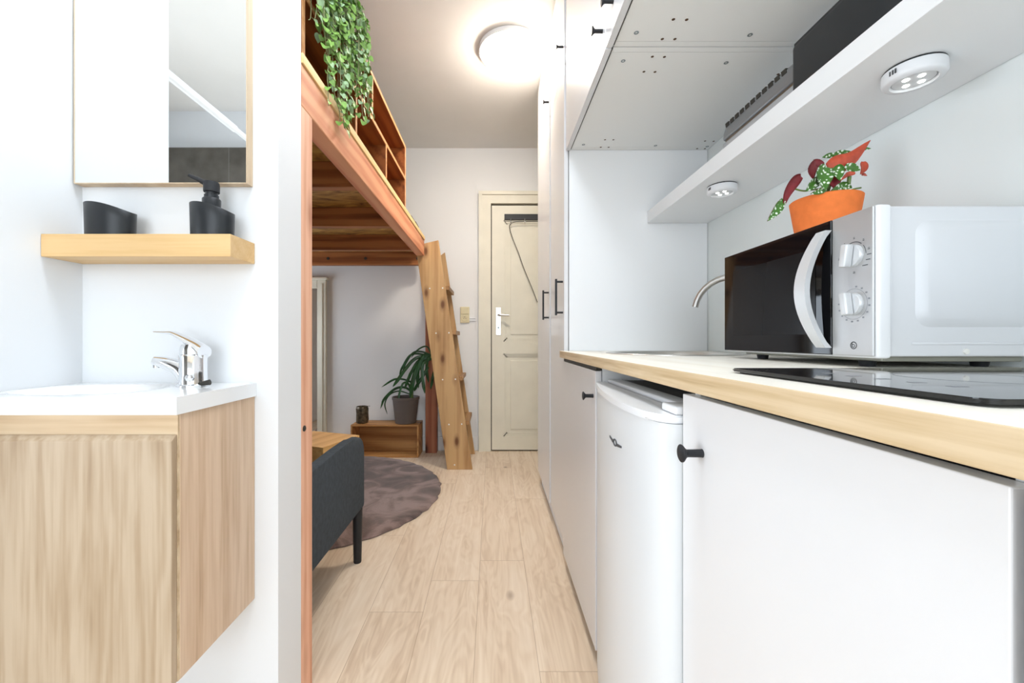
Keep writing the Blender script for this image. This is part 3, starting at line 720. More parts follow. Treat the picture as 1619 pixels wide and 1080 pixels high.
LV = [([(-0.5, 0.828), (-0.584, 0.86), (-0.652, 0.85), (-0.716, 0.76), (-0.752, 0.655)], .012, .00),
 ([(-0.51, 0.818), (-0.626, 0.807), (-0.705, 0.723), (-0.763, 0.639), (-0.81, 0.576)], .022, -.05),
 ([(-0.505, 0.813), (-0.589, 0.776), (-0.631, 0.681), (-0.658, 0.576), (-0.679, 0.481)], .030, -.02),
 ([(-0.495, 0.807), (-0.563, 0.771), (-0.568, 0.671), (-0.558, 0.597), (-0.547, 0.523)], .022, -.06),
 ([(-0.489, 0.807), (-0.468, 0.734), (-0.489, 0.644), (-0.51, 0.55)], .020, -.02),
 ([(-0.531, 0.734), (-0.584, 0.639), (-0.626, 0.576), (-0.647, 0.534)], .020, .0),
 ([(-0.668, 0.597), (-0.742, 0.629), (-0.816, 0.629), (-0.921, 0.565)], .013, -.04),
 ([(-0.668, 0.513), (-0.731, 0.56), (-0.81, 0.55), (-0.894, 0.471), (-0.931, 0.386)], .016, -.03),
 ([(-0.689, 0.502), (-0.784, 0.529), (-0.863, 0.497), (-0.905, 0.418), (-0.889, 0.329)], .009, .03),
 ([(-0.679, 0.481), (-0.695, 0.586), (-0.737, 0.597), (-0.768, 0.481), (-0.763, 0.418)], .014, -.09),
 ([(-0.5, 0.828), (-0.542, 0.902), (-0.616, 0.876), (-0.679, 0.807)], .010, .03),
 ([(-0.51, 0.822), (-0.56, 0.83), (-0.60, 0.75), (-0.615, 0.64), (-0.61, 0.56)], .024, -.01),
 ([(-0.50, 0.822), (-0.53, 0.80), (-0.545, 0.70), (-0.53, 0.60)], .020, .02),
 ([(-0.50, 0.822), (-0.66, 0.84), (-0.74, 0.74), (-0.775, 0.67)], .014, .03),
 ([(-0.51, 0.818), (-0.60, 0.79), (-0.66, 0.70), (-0.70, 0.62), (-0.725, 0.55)], .020, .00)]
b = B()
for pts, wd, dy in LV:
    base_y = PY-0.055 if pts[0][0] > -0.6 else PY
    P3 = [(x, base_y+dy*(i/(len(pts)-1))-0.02*math.sin(PI*i/(len(pts)-1)), z) for i, (x, z) in enumerate(pts)]
    leaf_strip(b, smooth_path(P3, 6), lambda t, w_=wd: w_*0.62*max(0.04, min(1, math.sin(PI*min(1, 0.12+t*0.88))**0.6*1.5)), None, fold=0.45, thick=0.0008)
raw_obj('leaves', b, ['palm_leaf'], t)

# jar on the crate
t = thing('candle_jar', 'small mottled bronze glass jar on the long crate', 'jar', (-1.10, 3.43, 0.2662))
b = B(); lathe(b, [(0.040, 0), (0.048, 0.006), (0.051, 0.03), (0.049, 0.085), (0.051, 0.12), (0.046, 0.137), (0.044, 0.139), (0.042, 0.132), (0.045, 0.11), (0.040, 0.02), (0, 0.018)], (-1.085, 3.42, 0.2662), 'Z', 36)
for v in b.verts: v.co.x += 0.0015*math.sin(v.co.z*90)
obj('glass', b, 'jar', t, smooth=True)
b = B(); tube(b, smooth_path([(-1.075, 3.42, 0.30), (-1.06, 3.41, 0.36), (-1.04, 3.40, 0.405), (-1.012, 3.39, 0.412)], 4), 0.0022, 6)
obj('wire_loop', b, 'dark', t, smooth=True)

# standing mirror behind the post
t = thing('standing_mirror', 'tall white framed mirror leaning on the far wall by the corner', 'mirror', (-1.75, YB-0.03, 0))
ya, yb = YB-0.045, YB-0.004
obj('glass', bx(-1.99, -1.505, YB-0.030, YB-0.010, 0.08, 1.40), 'mirror', t)
obj('backing', bx(-1.98, -1.44, YB-0.009, yb, 0.01, 1.45), 'paint_room', t)
b = B()
for x0, x1, z0, z1 in ((-2.07, -1.99, 0, 1.47), (-1.505, -1.431, 0, 1.47), (-1.99, -1.505, 0, 0.08), (-1.99, -1.505, 1.40, 1.47)):
    box(b, x0, x1, ya, YB-0.0095, z0, z1, bev=0.004)
box(b, -1.475, -1.455, ya-0.008, ya, 0.0, 1.44, bev=0.003)
obj('frame', b, 'cream', t)
obj('cornice', bx(-2.085, -1.415, ya-0.02, YB-0.004, 1.47, 1.492, bev=0.004), 'cream', t)

# sofa
t = thing('sofa', 'charcoal fabric sofa with slim arm and black legs, beside the fir post', 'sofa', (-1.27, 1.52, 0))
def arm(xa, xb, y0, y1):
    pts = [(y0, 0.232), (y1-0.012, 0.232), (y1, 0.244), (y1, 0.470), (y1-0.006, 0.500), (y1-0.020, 0.524), (y1-0.045, 0.542), (y1-0.085, 0.554), (y1-0.15, 0.558), (y1-0.30, 0.558), (y0, 0.552)]
    return prism(B(), pts, 'X', xa, xb, bev=0.012, seg=4)
obj('armrest', arm(-0.598, -0.560, 1.165, 1.800), 'sofa', t, smooth=True)
obj('armrest', arm(-2.05, -2.012, 1.165, 1.800), 'sofa', t, smooth=True)
obj('seat_base', bx(-2.010, -0.600, 1.165, 1.79, 0.232, 0.32, bev=0.01), 'sofa', t, smooth=True)
for x0, x1 in ((-2.008, -1.306), (-1.304, -0.602)):
    obj('seat_cushion', bx(x0, x1, 1.36, 1.795, 0.3205, 0.43, bev=0.03, seg=4), 'sofa', t, smooth=True)
obj('backrest', bx(-2.010, -0.600, 1.165, 1.355, 0.3205, 0.55, bev=0.03, seg=4), 'sofa', t, smooth=True)
for x, y in ((-0.583, 1.772), (-0.583, 1.20), (-2.025, 1.772), (-2.025, 1.20)):
    b = B(); lathe(b, [(0.015, 0), (0.0165, 0.004), (0.021, 0.2319)], (x, y, 0), 'Z', 20)
    obj('leg', b, 'black', t, smooth=True)

# ================================================================ TALL CUPBOARDS right
def knob(parent, x, y, z, r=0.0085, ln=0.031):
    b = B(); lathe(b, [(0.0062, 0), (0.0058, 0.002), (0.0055, ln*0.70), (0.0075, ln*0.80), (0.0125, ln*0.93), (0.0128, ln*0.98), (0.0118, ln), (0, ln*0.985)], (x, y, z), '-X', 24)
    return obj('knob', b, 'black', parent, smooth=True, autos=50)
def bar_handle(parent, x, y, z0, z1):
    b = B(); s = 0.0045
    box(b, x-0.034, x-0.025, y-s, y+s, z0, z1, bev=0.001)
    for z in (z0+0.012, z1-0.012): lathe(b, [(0.0045, 0), (0.0045, 0.026)], (x, y, z), '-X', 10)
    return obj('handle', b, 'black', parent)
XD = 0.3055
def cupboard(label, y0, y1, XD=0.3055):
    t = thing('tall_cupboard', label, 'cupboard', (0.6, (y0+y1)/2, 0))
    obj('body', bx(0.3265, XR-0.002, y0+0.0008, y1-0.0008, 0.0, ZC-0.003), 'melamine', t)
    dl = obj('door', bx(XD, XD+0.018, y0+0.004, y1-0.003, 0.095, 2.138, bev=0.001), 'lacquer', t)
    du = obj('upper_door', bx(XD, XD+0.018, y0+0.004, y1-0.003, 2.1415, ZC-0.006, bev=0.001), 'lacquer', t)
    bar_handle(dl, XD, y0+0.036, 1.066, 1.224)
    knob(du, XD, y0+0.03, 2.232)
    return t
cupboard('tall white cupboard, the one ending the worktop', 1.757, 2.170)
cupboard('tall white cupboard, the far one nearest the door', 2.172, 2.740, 0.3005)

# upper cabinets above the shelf
screws = [(0.379, 1.085), (0.684, 1.093), (0.379, 1.195), (0.683, 1.203), (0.377, 1.708), (0.68, 1.717), (0.9, 1.725)]  # screws and holes placed from image pixels, projected onto the cabinet underside
holes = [(0.457, 1.04), (0.491, 1.041), (0.457, 1.108), (0.491, 1.108), (0.457, 1.177), (0.492, 1.178), (0.457, 1.243), (0.491, 1.244), (0.871, 1.255), (0.904, 1.256), (0.455, 1.666), (0.489, 1.666), (0.455, 1.731), (0.488, 1.731), (0.866, 1.677), (0.902, 1.679), (0.867, 1.744), (0.9, 1.744)]
XU = 0.312
def upper(label, y0, y1, ky):
    t = thing('wall_cabinet', label, 'cabinet', (0.6, (y0+y1)/2, 1.77))
    b = bx(0.335, XR-0.002, y0+0.001, y1-0.001, 1.7725, ZC-0.003)
    obj('body', b, 'melamine_under', t)
    obj('side_rail', bx(0.335, XR-0.002, y0+0.001, y0+0.019, 1.770, 1.7724), 'melamine_under', t)
    obj('side_rail', bx(0.335, XR-0.002, y1-0.019, y1-0.001, 1.770, 1.7724), 'melamine_under', t)
    obj('bottom_panel', bx(0.335, XR-0.002, y0+0.0205, y1-0.0205, 1.770, 1.7724), 'melamine_under', t)
    dr = obj('door', bx(XU, XU+0.018, y0+0.0025, y1-0.0025, 1.7655, ZC-0.006, bev=0.001), 'lacquer', t)
    obj('door_gap_shade', bx(0.3302, 0.3348, y0+0.004, y1-0.004, 1.772, 2.6), 'dark', t)  # dark strip painting the shade in the gap behind the door
    knob(dr, XU, ky, 1.836)
    for x, y in screws:
        if y0 < y < y1:
            b = B()
            yy = min(max(y, y0+0.028), y1-0.028)
            lathe(b, [(0.0065, -0.0012), (0.0065, 0.0002), (0.003, 0.0004), (0.0028, -0.0008), (0, -0.0008)], (x, yy, 1.7697), '-Z', 14); obj('screw', b, 'screw', t)
    for x, y in holes:
        if y0 < y < y1:
            b = B(); lathe(b, [(0.0042, -0.001), (0.0042, 0.0002)], (x, y, 1.7699), '-Z', 12); obj('drill_hole', b, 'hole', t)
upper('white wall cabinet above the shelf, next to the tall cupboards', 1.139, 1.756, 1.168)
upper('white wall cabinet above the black bread bin', 0.521, 1.137, 1.064)
upper('white wall cabinet at the near end of the row', -0.10, 0.519, 0.0)

# wall shelf with puck lights
tag(obj('wall_shelf', bx(0.660, XR-0.001, -0.3, 1.755, 1.457, 1.507, bev=0.001), 'melamine'), 'long thick white floating shelf above the worktop', 'shelf')
def puck(label, x, y, r=0.044):
    t = thing('puck_light', label, 'light', (x, y, 1.457), 'stick-on puck lights under the shelf')
    z = 1.4568
    b = B(); lathe(b, [(r*0.97, 0), (r*0.97, 0.003)], (x, y, z), '-Z', 40); obj('base', b, 'black_plastic', t, smooth=True)
    b = B(); lathe(b, [(r*0.99, 0.0032), (r, 0.006), (r, 0.020), (r*0.94, 0.0245), (r*0.74, 0.026), (r*0.70, 0.0225), (r*0.70, 0.0205), (0, 0.0205)], (x, y, z), '-Z', 48)
    obj('housing', b, 'white_plastic', t, smooth=True, autos=50)
    b = B(); lathe(b, [(r*0.68, 0.0207), (r*0.66, 0.0225), (r*0.5, 0.0232), (0, 0.0236)], (x, y, z), '-Z', 40); ln = obj('lens', b, 'clear', t, smooth=True)
    for ax, ay in ((1, 0.1), (-1, -0.1), (0.1, 1), (-0.1, -1)):
        b = B(); lathe(b, [(0.0052, 0.0228), (0.0045, 0.0245), (0, 0.0252)], (x+ax*r*0.36, y+ay*r*0.36, z), '-Z', 14); obj('led', b, 'led', ln, smooth=True)
    b = B()
    for k in range(3): box(b, x-r*1.012, x-r*0.985, y-0.012+k*0.005, y-0.0095+k*0.005, z-0.016, z-0.008)
    obj('switch_mark', b, 'mark', t)
puck('large looking round white puck light under the shelf above the microwave side', 0.770, 0.752)
puck('small looking round white puck light under the far end of the shelf', 0.742, 1.330)

# black bread bin on the shelf
t = thing('bread_bin', 'black rounded bread bin standing on the white shelf', 'bread bin', (0.79, 0.80, 1.507))
pl = rrect(0.690, 0.905, 0.600, 0.955, 0.012)
def slab(outline, z0, z1, bev, seg=4):
    b = prism(B(), outline, 'Z', z0, z1); 
    es = [e for e in b.edges if abs(e.verts[0].co.z-z1) < 1e-6 and abs(e.verts[1].co.z-z1) < 1e-6]
    bmesh.ops.bevel(b, geom=es, offset=bev, segments=seg, affect='EDGES', profile=0.5); return b
out = []
for cx_, cy_, a, r in ((0.905-0.02, 0.953-0.02, 0, 0.02), (0.690+0.012, 0.953-0.012, 90, 0.012), (0.690+0.165, 0.60+0.165, 180, 0.165), (0.905-0.02, 0.62+0.02, 270, 0.02)):
    for k in range(9):
        t_ = math.radians(a+90*k/8); out.append((cx_+r*math.cos(t_), cy_+r*math.sin(t_)))
obj('case', slab(out, 1.5075, 1.636, 0.010), 'black_plastic', t, smooth=True, autos=35)
obj('lid_seam', bx(0.702, 0.708, 0.687, 0.690, 1.512, 1.622), 'dark', t)

# slotted grill appliance
t = thing('contact_grill', 'low grey appliance with a row of black slots on the white shelf', 'grill', (0.78, 1.10, 1.507))
def cap(x0, x1, y0, y1, z0, z1, r, n=8):
    """rounded far end seen from the side: outline in (y,z)"""
    return [(y0, z0), (y1-0.004, z0)]+[(y1-r+r*math.cos(PI/2*k/n), z1-r+r*math.sin(PI/2*k/n)) for k in range(n+1)]+[(y0, z1)]
b = prism(B(), cap(0, 0, 0.96, 1.262, 1.5665, 1.611, 0.040), 'X', 0.705, 0.90, bev=0.006, seg=3); obj('upper_shell', b, 'appliance_grey', t, smooth=True)
b = bx(0.709, 0.896, 0.96, 1.252, 1.5605, 1.5663); obj('hinge_gap', b, 'bronze', t)
b = bx(0.703, 0.90, 0.96, 1.262, 1.5075, 1.560, bev=0.008, seg=3); obj('lower_shell', b, 'appliance_light', t, smooth=True)
b = B()
for k in range(11):
    y = 0.985+k*0.024
    prism(b, [(y, 1.600), (y+0.016, 1.600), (y+0.019, 1.6125), (y+0.003, 1.6125)], 'X', 0.7035, 0.897)
obj('vent_slots', b, 'dark', t)
tag(obj('shelf_tray', bx(0.70, 0.90, 1.30, 1.70, 1.5075, 1.522, bev=0.002), 'appliance_light'), 'flat grey tray lying at the far end of the white shelf', 'tray')

# ================================================================ BASE UNITS
def base_unit(label, y0, y1, doorz, knobpos=None, dy=(0.002, 0.002)):
    t = thing('base_cabinet', label, 'cabinet', (0.6, (y0+y1)/2, 0))
    b = B()
    box(b, 0.3205, 0.90, y0, y0+0.016, 0.075, 0.8835); box(b, 0.3205, 0.90, y1-0.016, y1, 0.075, 0.8835)
    box(b, 0.3205, 0.90, y0+0.016, y1-0.016, 0.075, 0.091); box(b, 0.89, 0.90, y0+0.016, y1-0.016, 0.091, 0.8835)
    obj('body', b, 'melamine', t)
    obj('plinth', bx(0.37, 0.385, y0, y1, 0.0, 0.0745), 'melamine', t)
    dr = obj('door', bx(0.300, 0.318, y0+dy[0], y1-dy[1], 0.050, doorz, bev=0.0012), 'lacquer', t)
    if knobpos: knob(dr, 0.300, knobpos[0], knobpos[1])
    return t
a_ = base_unit('white base cabinet between the fridge and the tall cupboards', 1.200, 1.755, 0.868, (1.228, 0.792))
b = bx(0.303, 0.3195, 1.203, 1.752, 0.8695, 0.8835); g_ = obj('vent_grille', b, 'dark', a_)
base_unit('white base cabinet under the hob, right of the fridge', 0.236, 0.650, 0.8745, (0.589, 0.797), (0.002, 0.001))
base_unit('white base cabinet at the right edge under the worktop end', -0.20, 0.234, 0.8745, None)

# worktop with round sink cut-out
b = plate(B(), [(0.2875, -0.25), (XR-0.001, -0.25), (XR-0.001, 1.756), (0.2875, 1.756)], [circle(0.625, 1.42, 0.205)], 0.884, 0.912)
t = thing('worktop', 'pale oak laminate worktop with a banded edge', 'worktop', (0.6, 0.75, 0.884))
obj('slab', b, 'worktop', t)
obj('front_edge', bx(0.2855, 0.2874, -0.25, 1.756, 0.884, 0.912, bev=0.0006), 'worktop_edge', t)
# sink
t = thing('sink', 'round stainless steel sink set in the worktop', 'sink', (0.625, 1.42, 0.8))
b = B(); lathe(b, [(0.0, -0.098), (0.12, -0.094), (0.165, -0.080), (0.190, -0.04), (0.199, 0.001), (0.203, 0.0032), (0.220, 0.0034), (0.2255, 0.0018), (0.226, 0.0002), (0.2035, 0.0002), (0.2015, -0.002), (0.192, -0.042), (0.167, -0.083), (0.12, -0.097), (0, -0.101)], (0.625, 1.42, 0.912), 'Z', 72, close=False)
obj('bowl', b, 'steel', t, smooth=True, autos=60)
b = B(); lathe(b, [(0.03, 0), (0.03, 0.003), (0.022, 0.004), (0.02, 0.001), (0, 0.001)], (0.625, 1.42, 0.8145), 'Z', 28); obj('drain', b, 'chrome', t, smooth=True)
# kitchen tap
t = thing('kitchen_tap', 'brushed steel swan neck kitchen tap beside the microwave', 'tap', (0.860, 1.280, 0.912))
T_, Bp = Vector((0.702, 1.43, 0)), Vector((0.866, 1.283, 0)); Mc = (T_+Bp)/2; dd = (T_-Mc); r_ = dd.length; dd.normalize()
pts = [(Bp.x, Bp.y, 0.9125), (Bp.x, Bp.y, 1.0), (Bp.x, Bp.y, 1.055)]
for k in range(1, 15):
    a = math.radians(180-k*12.2); p = Mc+dd*(r_*math.cos(a)); pts.append((p.x, p.y, 1.055+r_*math.sin(a)*1.02))
b = B(); tube(b, pts, 0.0105, 20); obj('spout', b, 'steel', t, smooth=True)
b = B(); lathe(b, [(0.026, 0), (0.026, 0.004), (0.022, 0.006), (0.021, 0.07), (0.018, 0.075)], (Bp.x, Bp.y, 0.9122), 'Z', 28); obj('tap_body', b, 'steel', t, smooth=True)
b = B(); tube(b, [(Bp.x, Bp.y-0.02, 0.965), (Bp.x-0.004, Bp.y-0.075, 0.985)], 0.005, 10); obj('lever', b, 'steel', t, smooth=True)

# fridge
t = thing('fridge', 'small white fridge with bowed door under the worktop', 'fridge', (0.55, 0.925, 0))
yN, yF = 0.655, 1.192
obj('body', bx(0.330, 0.86, yN, yF, 0.015, 0.825, bev=0.003), 'fridge', t)
FP = [(yF, 0.326), (yF, 0.305), (1.17, 0.297), (1.10, 0.282), (1.03, 0.270), (0.95, 0.260), (0.87, 0.254), (0.80, 0.252), (0.74, 0.255), (0.70, 0.262), (0.675, 0.271), (0.662, 0.281), (yN, 0.294), (yN, 0.326)]
ol = [(x, y) for y, x in FP]
dr = obj('door', prism(B(), ol, 'Z', 0.045, 0.8245, bev=0.0), 'fridge', t, smooth=True, autos=30)
ol2 = [(x-0.0025 if x < 0.32 else x, y) for x, y in ol]
b = prism(B(), ol2, 'Z', 0.8252, 0.8385); es = [e for e in b.edges if abs(e.verts[0].co.z-e.verts[1].co.z) < 1e-6]
bmesh.ops.bevel(b, geom=es, offset=0.0025, segments=2, affect='EDGES')
obj('door_trim', b, 'fridge_trim', dr, smooth=True, autos=50)
obj('top_panel', bx(0.332, 0.372, yN, yF, 0.8255, 0.846, bev=0.004, seg=3), 'fridge_trim', t, smooth=True)
obj('rear_top', bx(0.3725, 0.86, yN, yF, 0.8255, 0.842), 'fridge_top_shade', t)  # shade on the rear of the top, put in as dark colour
obj('hinge_cap', bx(0.291, 0.331, yN+0.001, yN+0.055, 0.8388, 0.8525, bev=0.004, seg=3), 'fridge_trim', t, smooth=True)
b = B()   # small badge: an upright ring between two slanted wings
y_, z_, x_ = 0.850, 0.747, 0.2520
def fx(y):   # door surface
    for (ya_, xa_), (yb_, xb_) in zip(FP[1:], FP[2:]):
        if yb_ <= y <= ya_: return xa_+(xb_-xa_)*(ya_-y)/(ya_-yb_)
    return 0.26
n = 28; rings = []
for rr in (1.0, 0.62):
    for hh in (-0.0006, 0.0016):
        rings.append([b.verts.new((fx(y_+0.014*rr*math.sin(2*PI*k/n))-hh, y_+0.014*rr*math.sin(2*PI*k/n), z_+0.0075*rr*math.cos(2*PI*k/n))) for k in range(n)])
for A, Q in ((rings[0], rings[1]), (rings[1], rings[3]), (rings[3], rings[2]), (rings[2], rings[0])):
    for k in range(n): b.faces.new((A[k], A[(k+1) % n], Q[(k+1) % n], Q[k]))
for sgn in (-1, 1):
    P4 = [(y_+sgn*0.016, z_+0.002), (y_+sgn*0.046, z_+0.0045), (y_+sgn*0.046, z_+0.0005), (y_+sgn*0.017, z_-0.004)]
    A = [b.verts.new((fx(y)-0.0016, y, z)) for y, z in P4]; Q = [b.verts.new((fx(y)+0.0006, y, z)) for y, z in P4]
    b.faces.new(A); b.faces.new(Q[::-1])
    for k in range(4): b.faces.new((A[k], A[(k+1) % 4], Q[(k+1) % 4], Q[k]))
obj('badge', b, 'mark', dr)['label'] = 'small dark winged badge'
for x in (0.36, 0.80):
    for y in (yN+0.04, yF-0.04):
        b = B(); lathe(b, [(0.018, 0), (0.018, 0.0148)], (x, y, 0), 'Z', 14); obj('foot', b, 'black_plastic', t)

# hob
t = thing('hob', 'black glass two ring hob lying on the worktop', 'hob', (0.6, 0.44, 0.912))
b = prism(B(), rrect(0.345, 0.865, 0.286, 0.600, 0.012), 'Z', 0.9145, 0.9185)
es = [e for e in b.edges if abs(e.verts[0].co.z-e.verts[1].co.z) < 1e-6]; bmesh.ops.bevel(b, geom=es, offset=0.0012, segments=2, affect='EDGES')
gl = obj('glass', b, 'black_glass', t, smooth=True)
obj('rim', prism(B(), rrect(0.352, 0.858, 0.293, 0.593, 0.01), 'Z', 0.9122, 0.9144), 'dark', t)
b = B()
for cx_, rr in ((0.73, 0.085), (0.53, 0.070)):
    lathe(b, [(rr, 0), (rr, 0.0001), (rr-0.0012, 0.0001), (rr-0.0012, 0)], (cx_, 0.445, 0.9186), 'Z', 60, close=False)
for k in range(5): box(b, 0.405, 0.418, 0.36+k*0.035, 0.368+k*0.035, 0.9186, 0.9187)
obj('printed_rings', b, 'mark_grey', gl)

# ---------------------------------------------------------------- microwave
t = thing('microwave', 'silver and black microwave with arched handle on the worktop', 'microwave', (0.80, 0.88, 0.912))
mN, mF, mB, mT = 0.668, 1.102, 0.929, 1.181
bd = obj('body', bx(0.650, 0.905, mN+0.004, mF-0.003, mB+0.003, mT-0.002, bev=0.004, seg=3), 'mw_body', t, smooth=True)
# pressed panel on the visible side
b = B()
def ridge(x0, x1, z0, z1, r, wd, dp):
    o_, i_ = rrect(x0, x1, z0, z1, r), rrect(x0+wd, x1-wd, z0+wd, z1-wd, max(0.002, r-wd*0.6))
    yb_ = mN+0.0042
    O = [b.verts.new((x, yb_, z)) for x, z in o_]; I = [b.verts.new((x, yb_-dp, z)) for x, z in i_]
    n = len(O)
    for k in range(n): b.faces.new((O[k], O[(k+1) % n], I[(k+1) % n], I[k]))
    b.faces.new(I)
ridge(0.690, 0.888, 0.980, 1.155, 0.024, 0.012, 0.009)
box(b, 0.684, 0.892, mN+0.0025, mN+0.0046, 0.9515, 0.9555, bev=0.0009)
obj('pressed_panel', b, 'mw_body', bd, smooth=True)
b = B()
for x, z in ((0.773, 0.9405),): lathe(b, [(0.005, 0), (0.0045, 0.002), (0, 0.003)], (x, mN+0.004, z), '-Y', 16)
obj('screw', b, 'screw_bright', bd, smooth=True)
# front frame (bezel)
b = bx(0.626, 0.6495, mN, mF, mB, mT, bev=0.005, seg=3); obj('front_frame', b, 'white_plastic', t, smooth=True)
cp = obj('control_panel', bx(0.6215, 0.6258, mN+0.004, mN+0.085, mB+0.003, mT-0.002, bev=0.0015), 'silver', t)
dr = obj('door', bx(0.6205, 0.6258, mN+0.0865, mF-0.001, mB+0.003, mT-0.002, bev=0.0015), 'black_glass', t)
obj('door_window', bx(0.6198, 0.6204, 0.790, 1.060, 0.970, 1.135), 'window_mesh', dr)
# arched handle: bowed in the door's plane towards the hinge and away from the door
b = B(); n = 20; rows = []
for k in range(n+1):
    u = k/n; z = 0.945+0.215*u
    bow = math.sin(PI*u); yc = 0.763+0.027*bow; xo = 0.6185-0.010-0.020*bow**0.8; wdt = 0.011+0.003*bow
    th = 0.010
    rows.append([(xo, yc-wdt, z), (xo, yc+wdt, z), (xo+th, yc+wdt, z), (xo+th, yc-wdt, z)])
# ends reach the door
rows = [[(0.6203 if i in (2, 3) else p[0], p[1], p[2]) for i, p in enumerate(r)] if k in (0, n) else r for k, r in enumerate(rows)]
vs = [[b.verts.new(p) for p in r] for r in rows]
for k in range(n):
    for i in range(4): b.faces.new((vs[k][i], vs[k][(i+1) % 4], vs[k+1][(i+1) % 4], vs[k+1][i]))
b.faces.new(vs[0]); b.faces.new(vs[-1][::-1])
obj('handle', b, 'silver_light', dr, smooth=True, autos=40)
for z, tilt, rng in ((1.104, 8, 0.0205), (1.021, -8, 0.0205)):
    y = 0.708
    b = B(); lathe(b, [(0.0195, 0), (0.0195, 0.003), (0.018, 0.006), (0, 0.0065)], (0.6214, y, z), '-X', 40)
    dial = obj('dial', b, 'silver_light', cp, smooth=True)
    b = B(); box(b, 0.6015, 0.6149, y-0.0065, y+0.0065, z-0.0195, z+0.0195, bev=0.0025, seg=3)
    R = Matrix.Rotation(math.radians(tilt), 3, 'X')
    for v in b.verts:
        q = R @ (v.co-Vector((0.61, y, z))); v.co = q+Vector((0.61, y, z))
    obj('grip', b, 'silver_light', dial, smooth=True)
# printed dial marks
b = B()
def arc(y, z, r, a0, a1, wd=0.0007, n=30):
    for k in range(n):
        q = [math.radians(a0+(a1-a0)*(k+j)/n) for j in (0, 1)]
        P4 = [(y+(r-wd)*math.cos(q[0]), z+(r-wd)*math.sin(q[0])), (y+(r+wd)*math.cos(q[0]), z+(r+wd)*math.sin(q[0])), (y+(r+wd)*math.cos(q[1]), z+(r+wd)*math.sin(q[1])), (y+(r-wd)*math.cos(q[1]), z+(r-wd)*math.sin(q[1]))]
        b.faces.new([b.verts.new((0.62135, yy, zz)) for yy, zz in P4])
arc(0.708, 1.104, 0.0235, 20, 130, 0.0008); arc(0.708, 1.104, 0.0235, 142, 180, 0.0006)
for a, l_ in ((12, 0.004), (50, 0.003), (88, 0.003), (128, 0.003), (140, 0.005), (182, 0.003), (-5, 0.008), (-22, 0.008), (-42, 0.010), (-88, 0.004)):
    a = PI-math.radians(a); y, z = 0.708+0.0295*math.cos(a)*1.0, 1.104+0.0295*math.sin(a)
    box(b, 0.6212, 0.6214, y-l_/2, y+l_/2, z-0.0007, z+0.0007)
    box(b, 0.6212, 0.6214, y-l_/2.4, y+l_/2.4, z+0.0018, z+0.0026) if l_ < 0.006 else None
obj('power_scale', b, 'mark', cp)
b = B(); arc(0.708, 1.021, 0.0262, 0, 360, 0.0004, 48)
for k in range(14):
    a = math.radians(100+k*22); y, z = 0.708+0.0300*math.cos(a), 1.021+0.0300*math.sin(a)
    box(b, 0.6212, 0.6214, y-0.0018, y+0.0018, z-0.0014, z+0.0014)
obj('timer_scale', b, 'mark_grey', cp)
# round badge with the letter b
b = B(); arc(0.708, 0.950, 0.0058, 0, 360, 0.0009, 32); arc(0.7085, 0.9492, 0.0025, 0, 360, 0.0007, 20)
box(b, 0.6212, 0.6214, 0.7103, 0.7116, 0.9475, 0.9545)
obj('badge', b, 'mark', cp)['label'] = 'round badge with letter b'
# underside tray, feet
obj('base_tray', bx(0.66, 0.90, mN+0.03, mF-0.03, 0.9225, 0.9318, bev=0.002), 'grey_under', t)
for x in (0.67, 0.87):
    for y in (0.735, 1.02):
        b = B(); lathe(b, [(0.011, 0), (0.013, 0.0103)], (x, y, 0.9121), 'Z', 18); obj('foot', b, 'black_plastic', t, smooth=True)

# begonia on the microwave
t = thing('potted_begonia', 'spotted begonia with red undersides in an orange clay pot on the microwave', 'plant', (0.745, 0.925, mT))
PX, PY, PZ = 0.748, 0.925, mT-0.0016
b = B(); lathe(b, [(0.050, 0), (0.053, 0.002), (0.0655, 0.086), (0.0665, 0.093), (0.0645, 0.095), (0.061, 0.094), (0.059, 0.082), (0, 0.082)], (PX, PY, PZ), 'Z', 56)
obj('pot', b, 'terracotta', t, smooth=True)
b = B(); lathe(b, [(0.0585, 0), (0.04, 0.006), (0, 0.007)], (PX, PY, PZ+0.0825), 'Z', 32); obj('soil', b, 'soil', t, smooth=True)
sb = B(); lb = B()
def pl_(px_, py_, Y): return Vector(((px_-779)*Y/650, Y, 0.96+(537-py_)*Y/650))
def wing(path, w_, side, mt, mb, fold=0.35):
    P_ = smooth_path(path, 5)
    leaf_strip(lb, P_, lambda t_: w_*max(0.03, (math.sin(PI*min(1, 0.10+0.90*t_))**0.75)*(1.15-0.45*t_)), side, fold=fold, thick=0.0006, mi_top=mt, mi_bot=mb)
base = Vector((PX, PY, PZ+0.088))
SP, RD, CO = 0, 1, 2
V = Vector
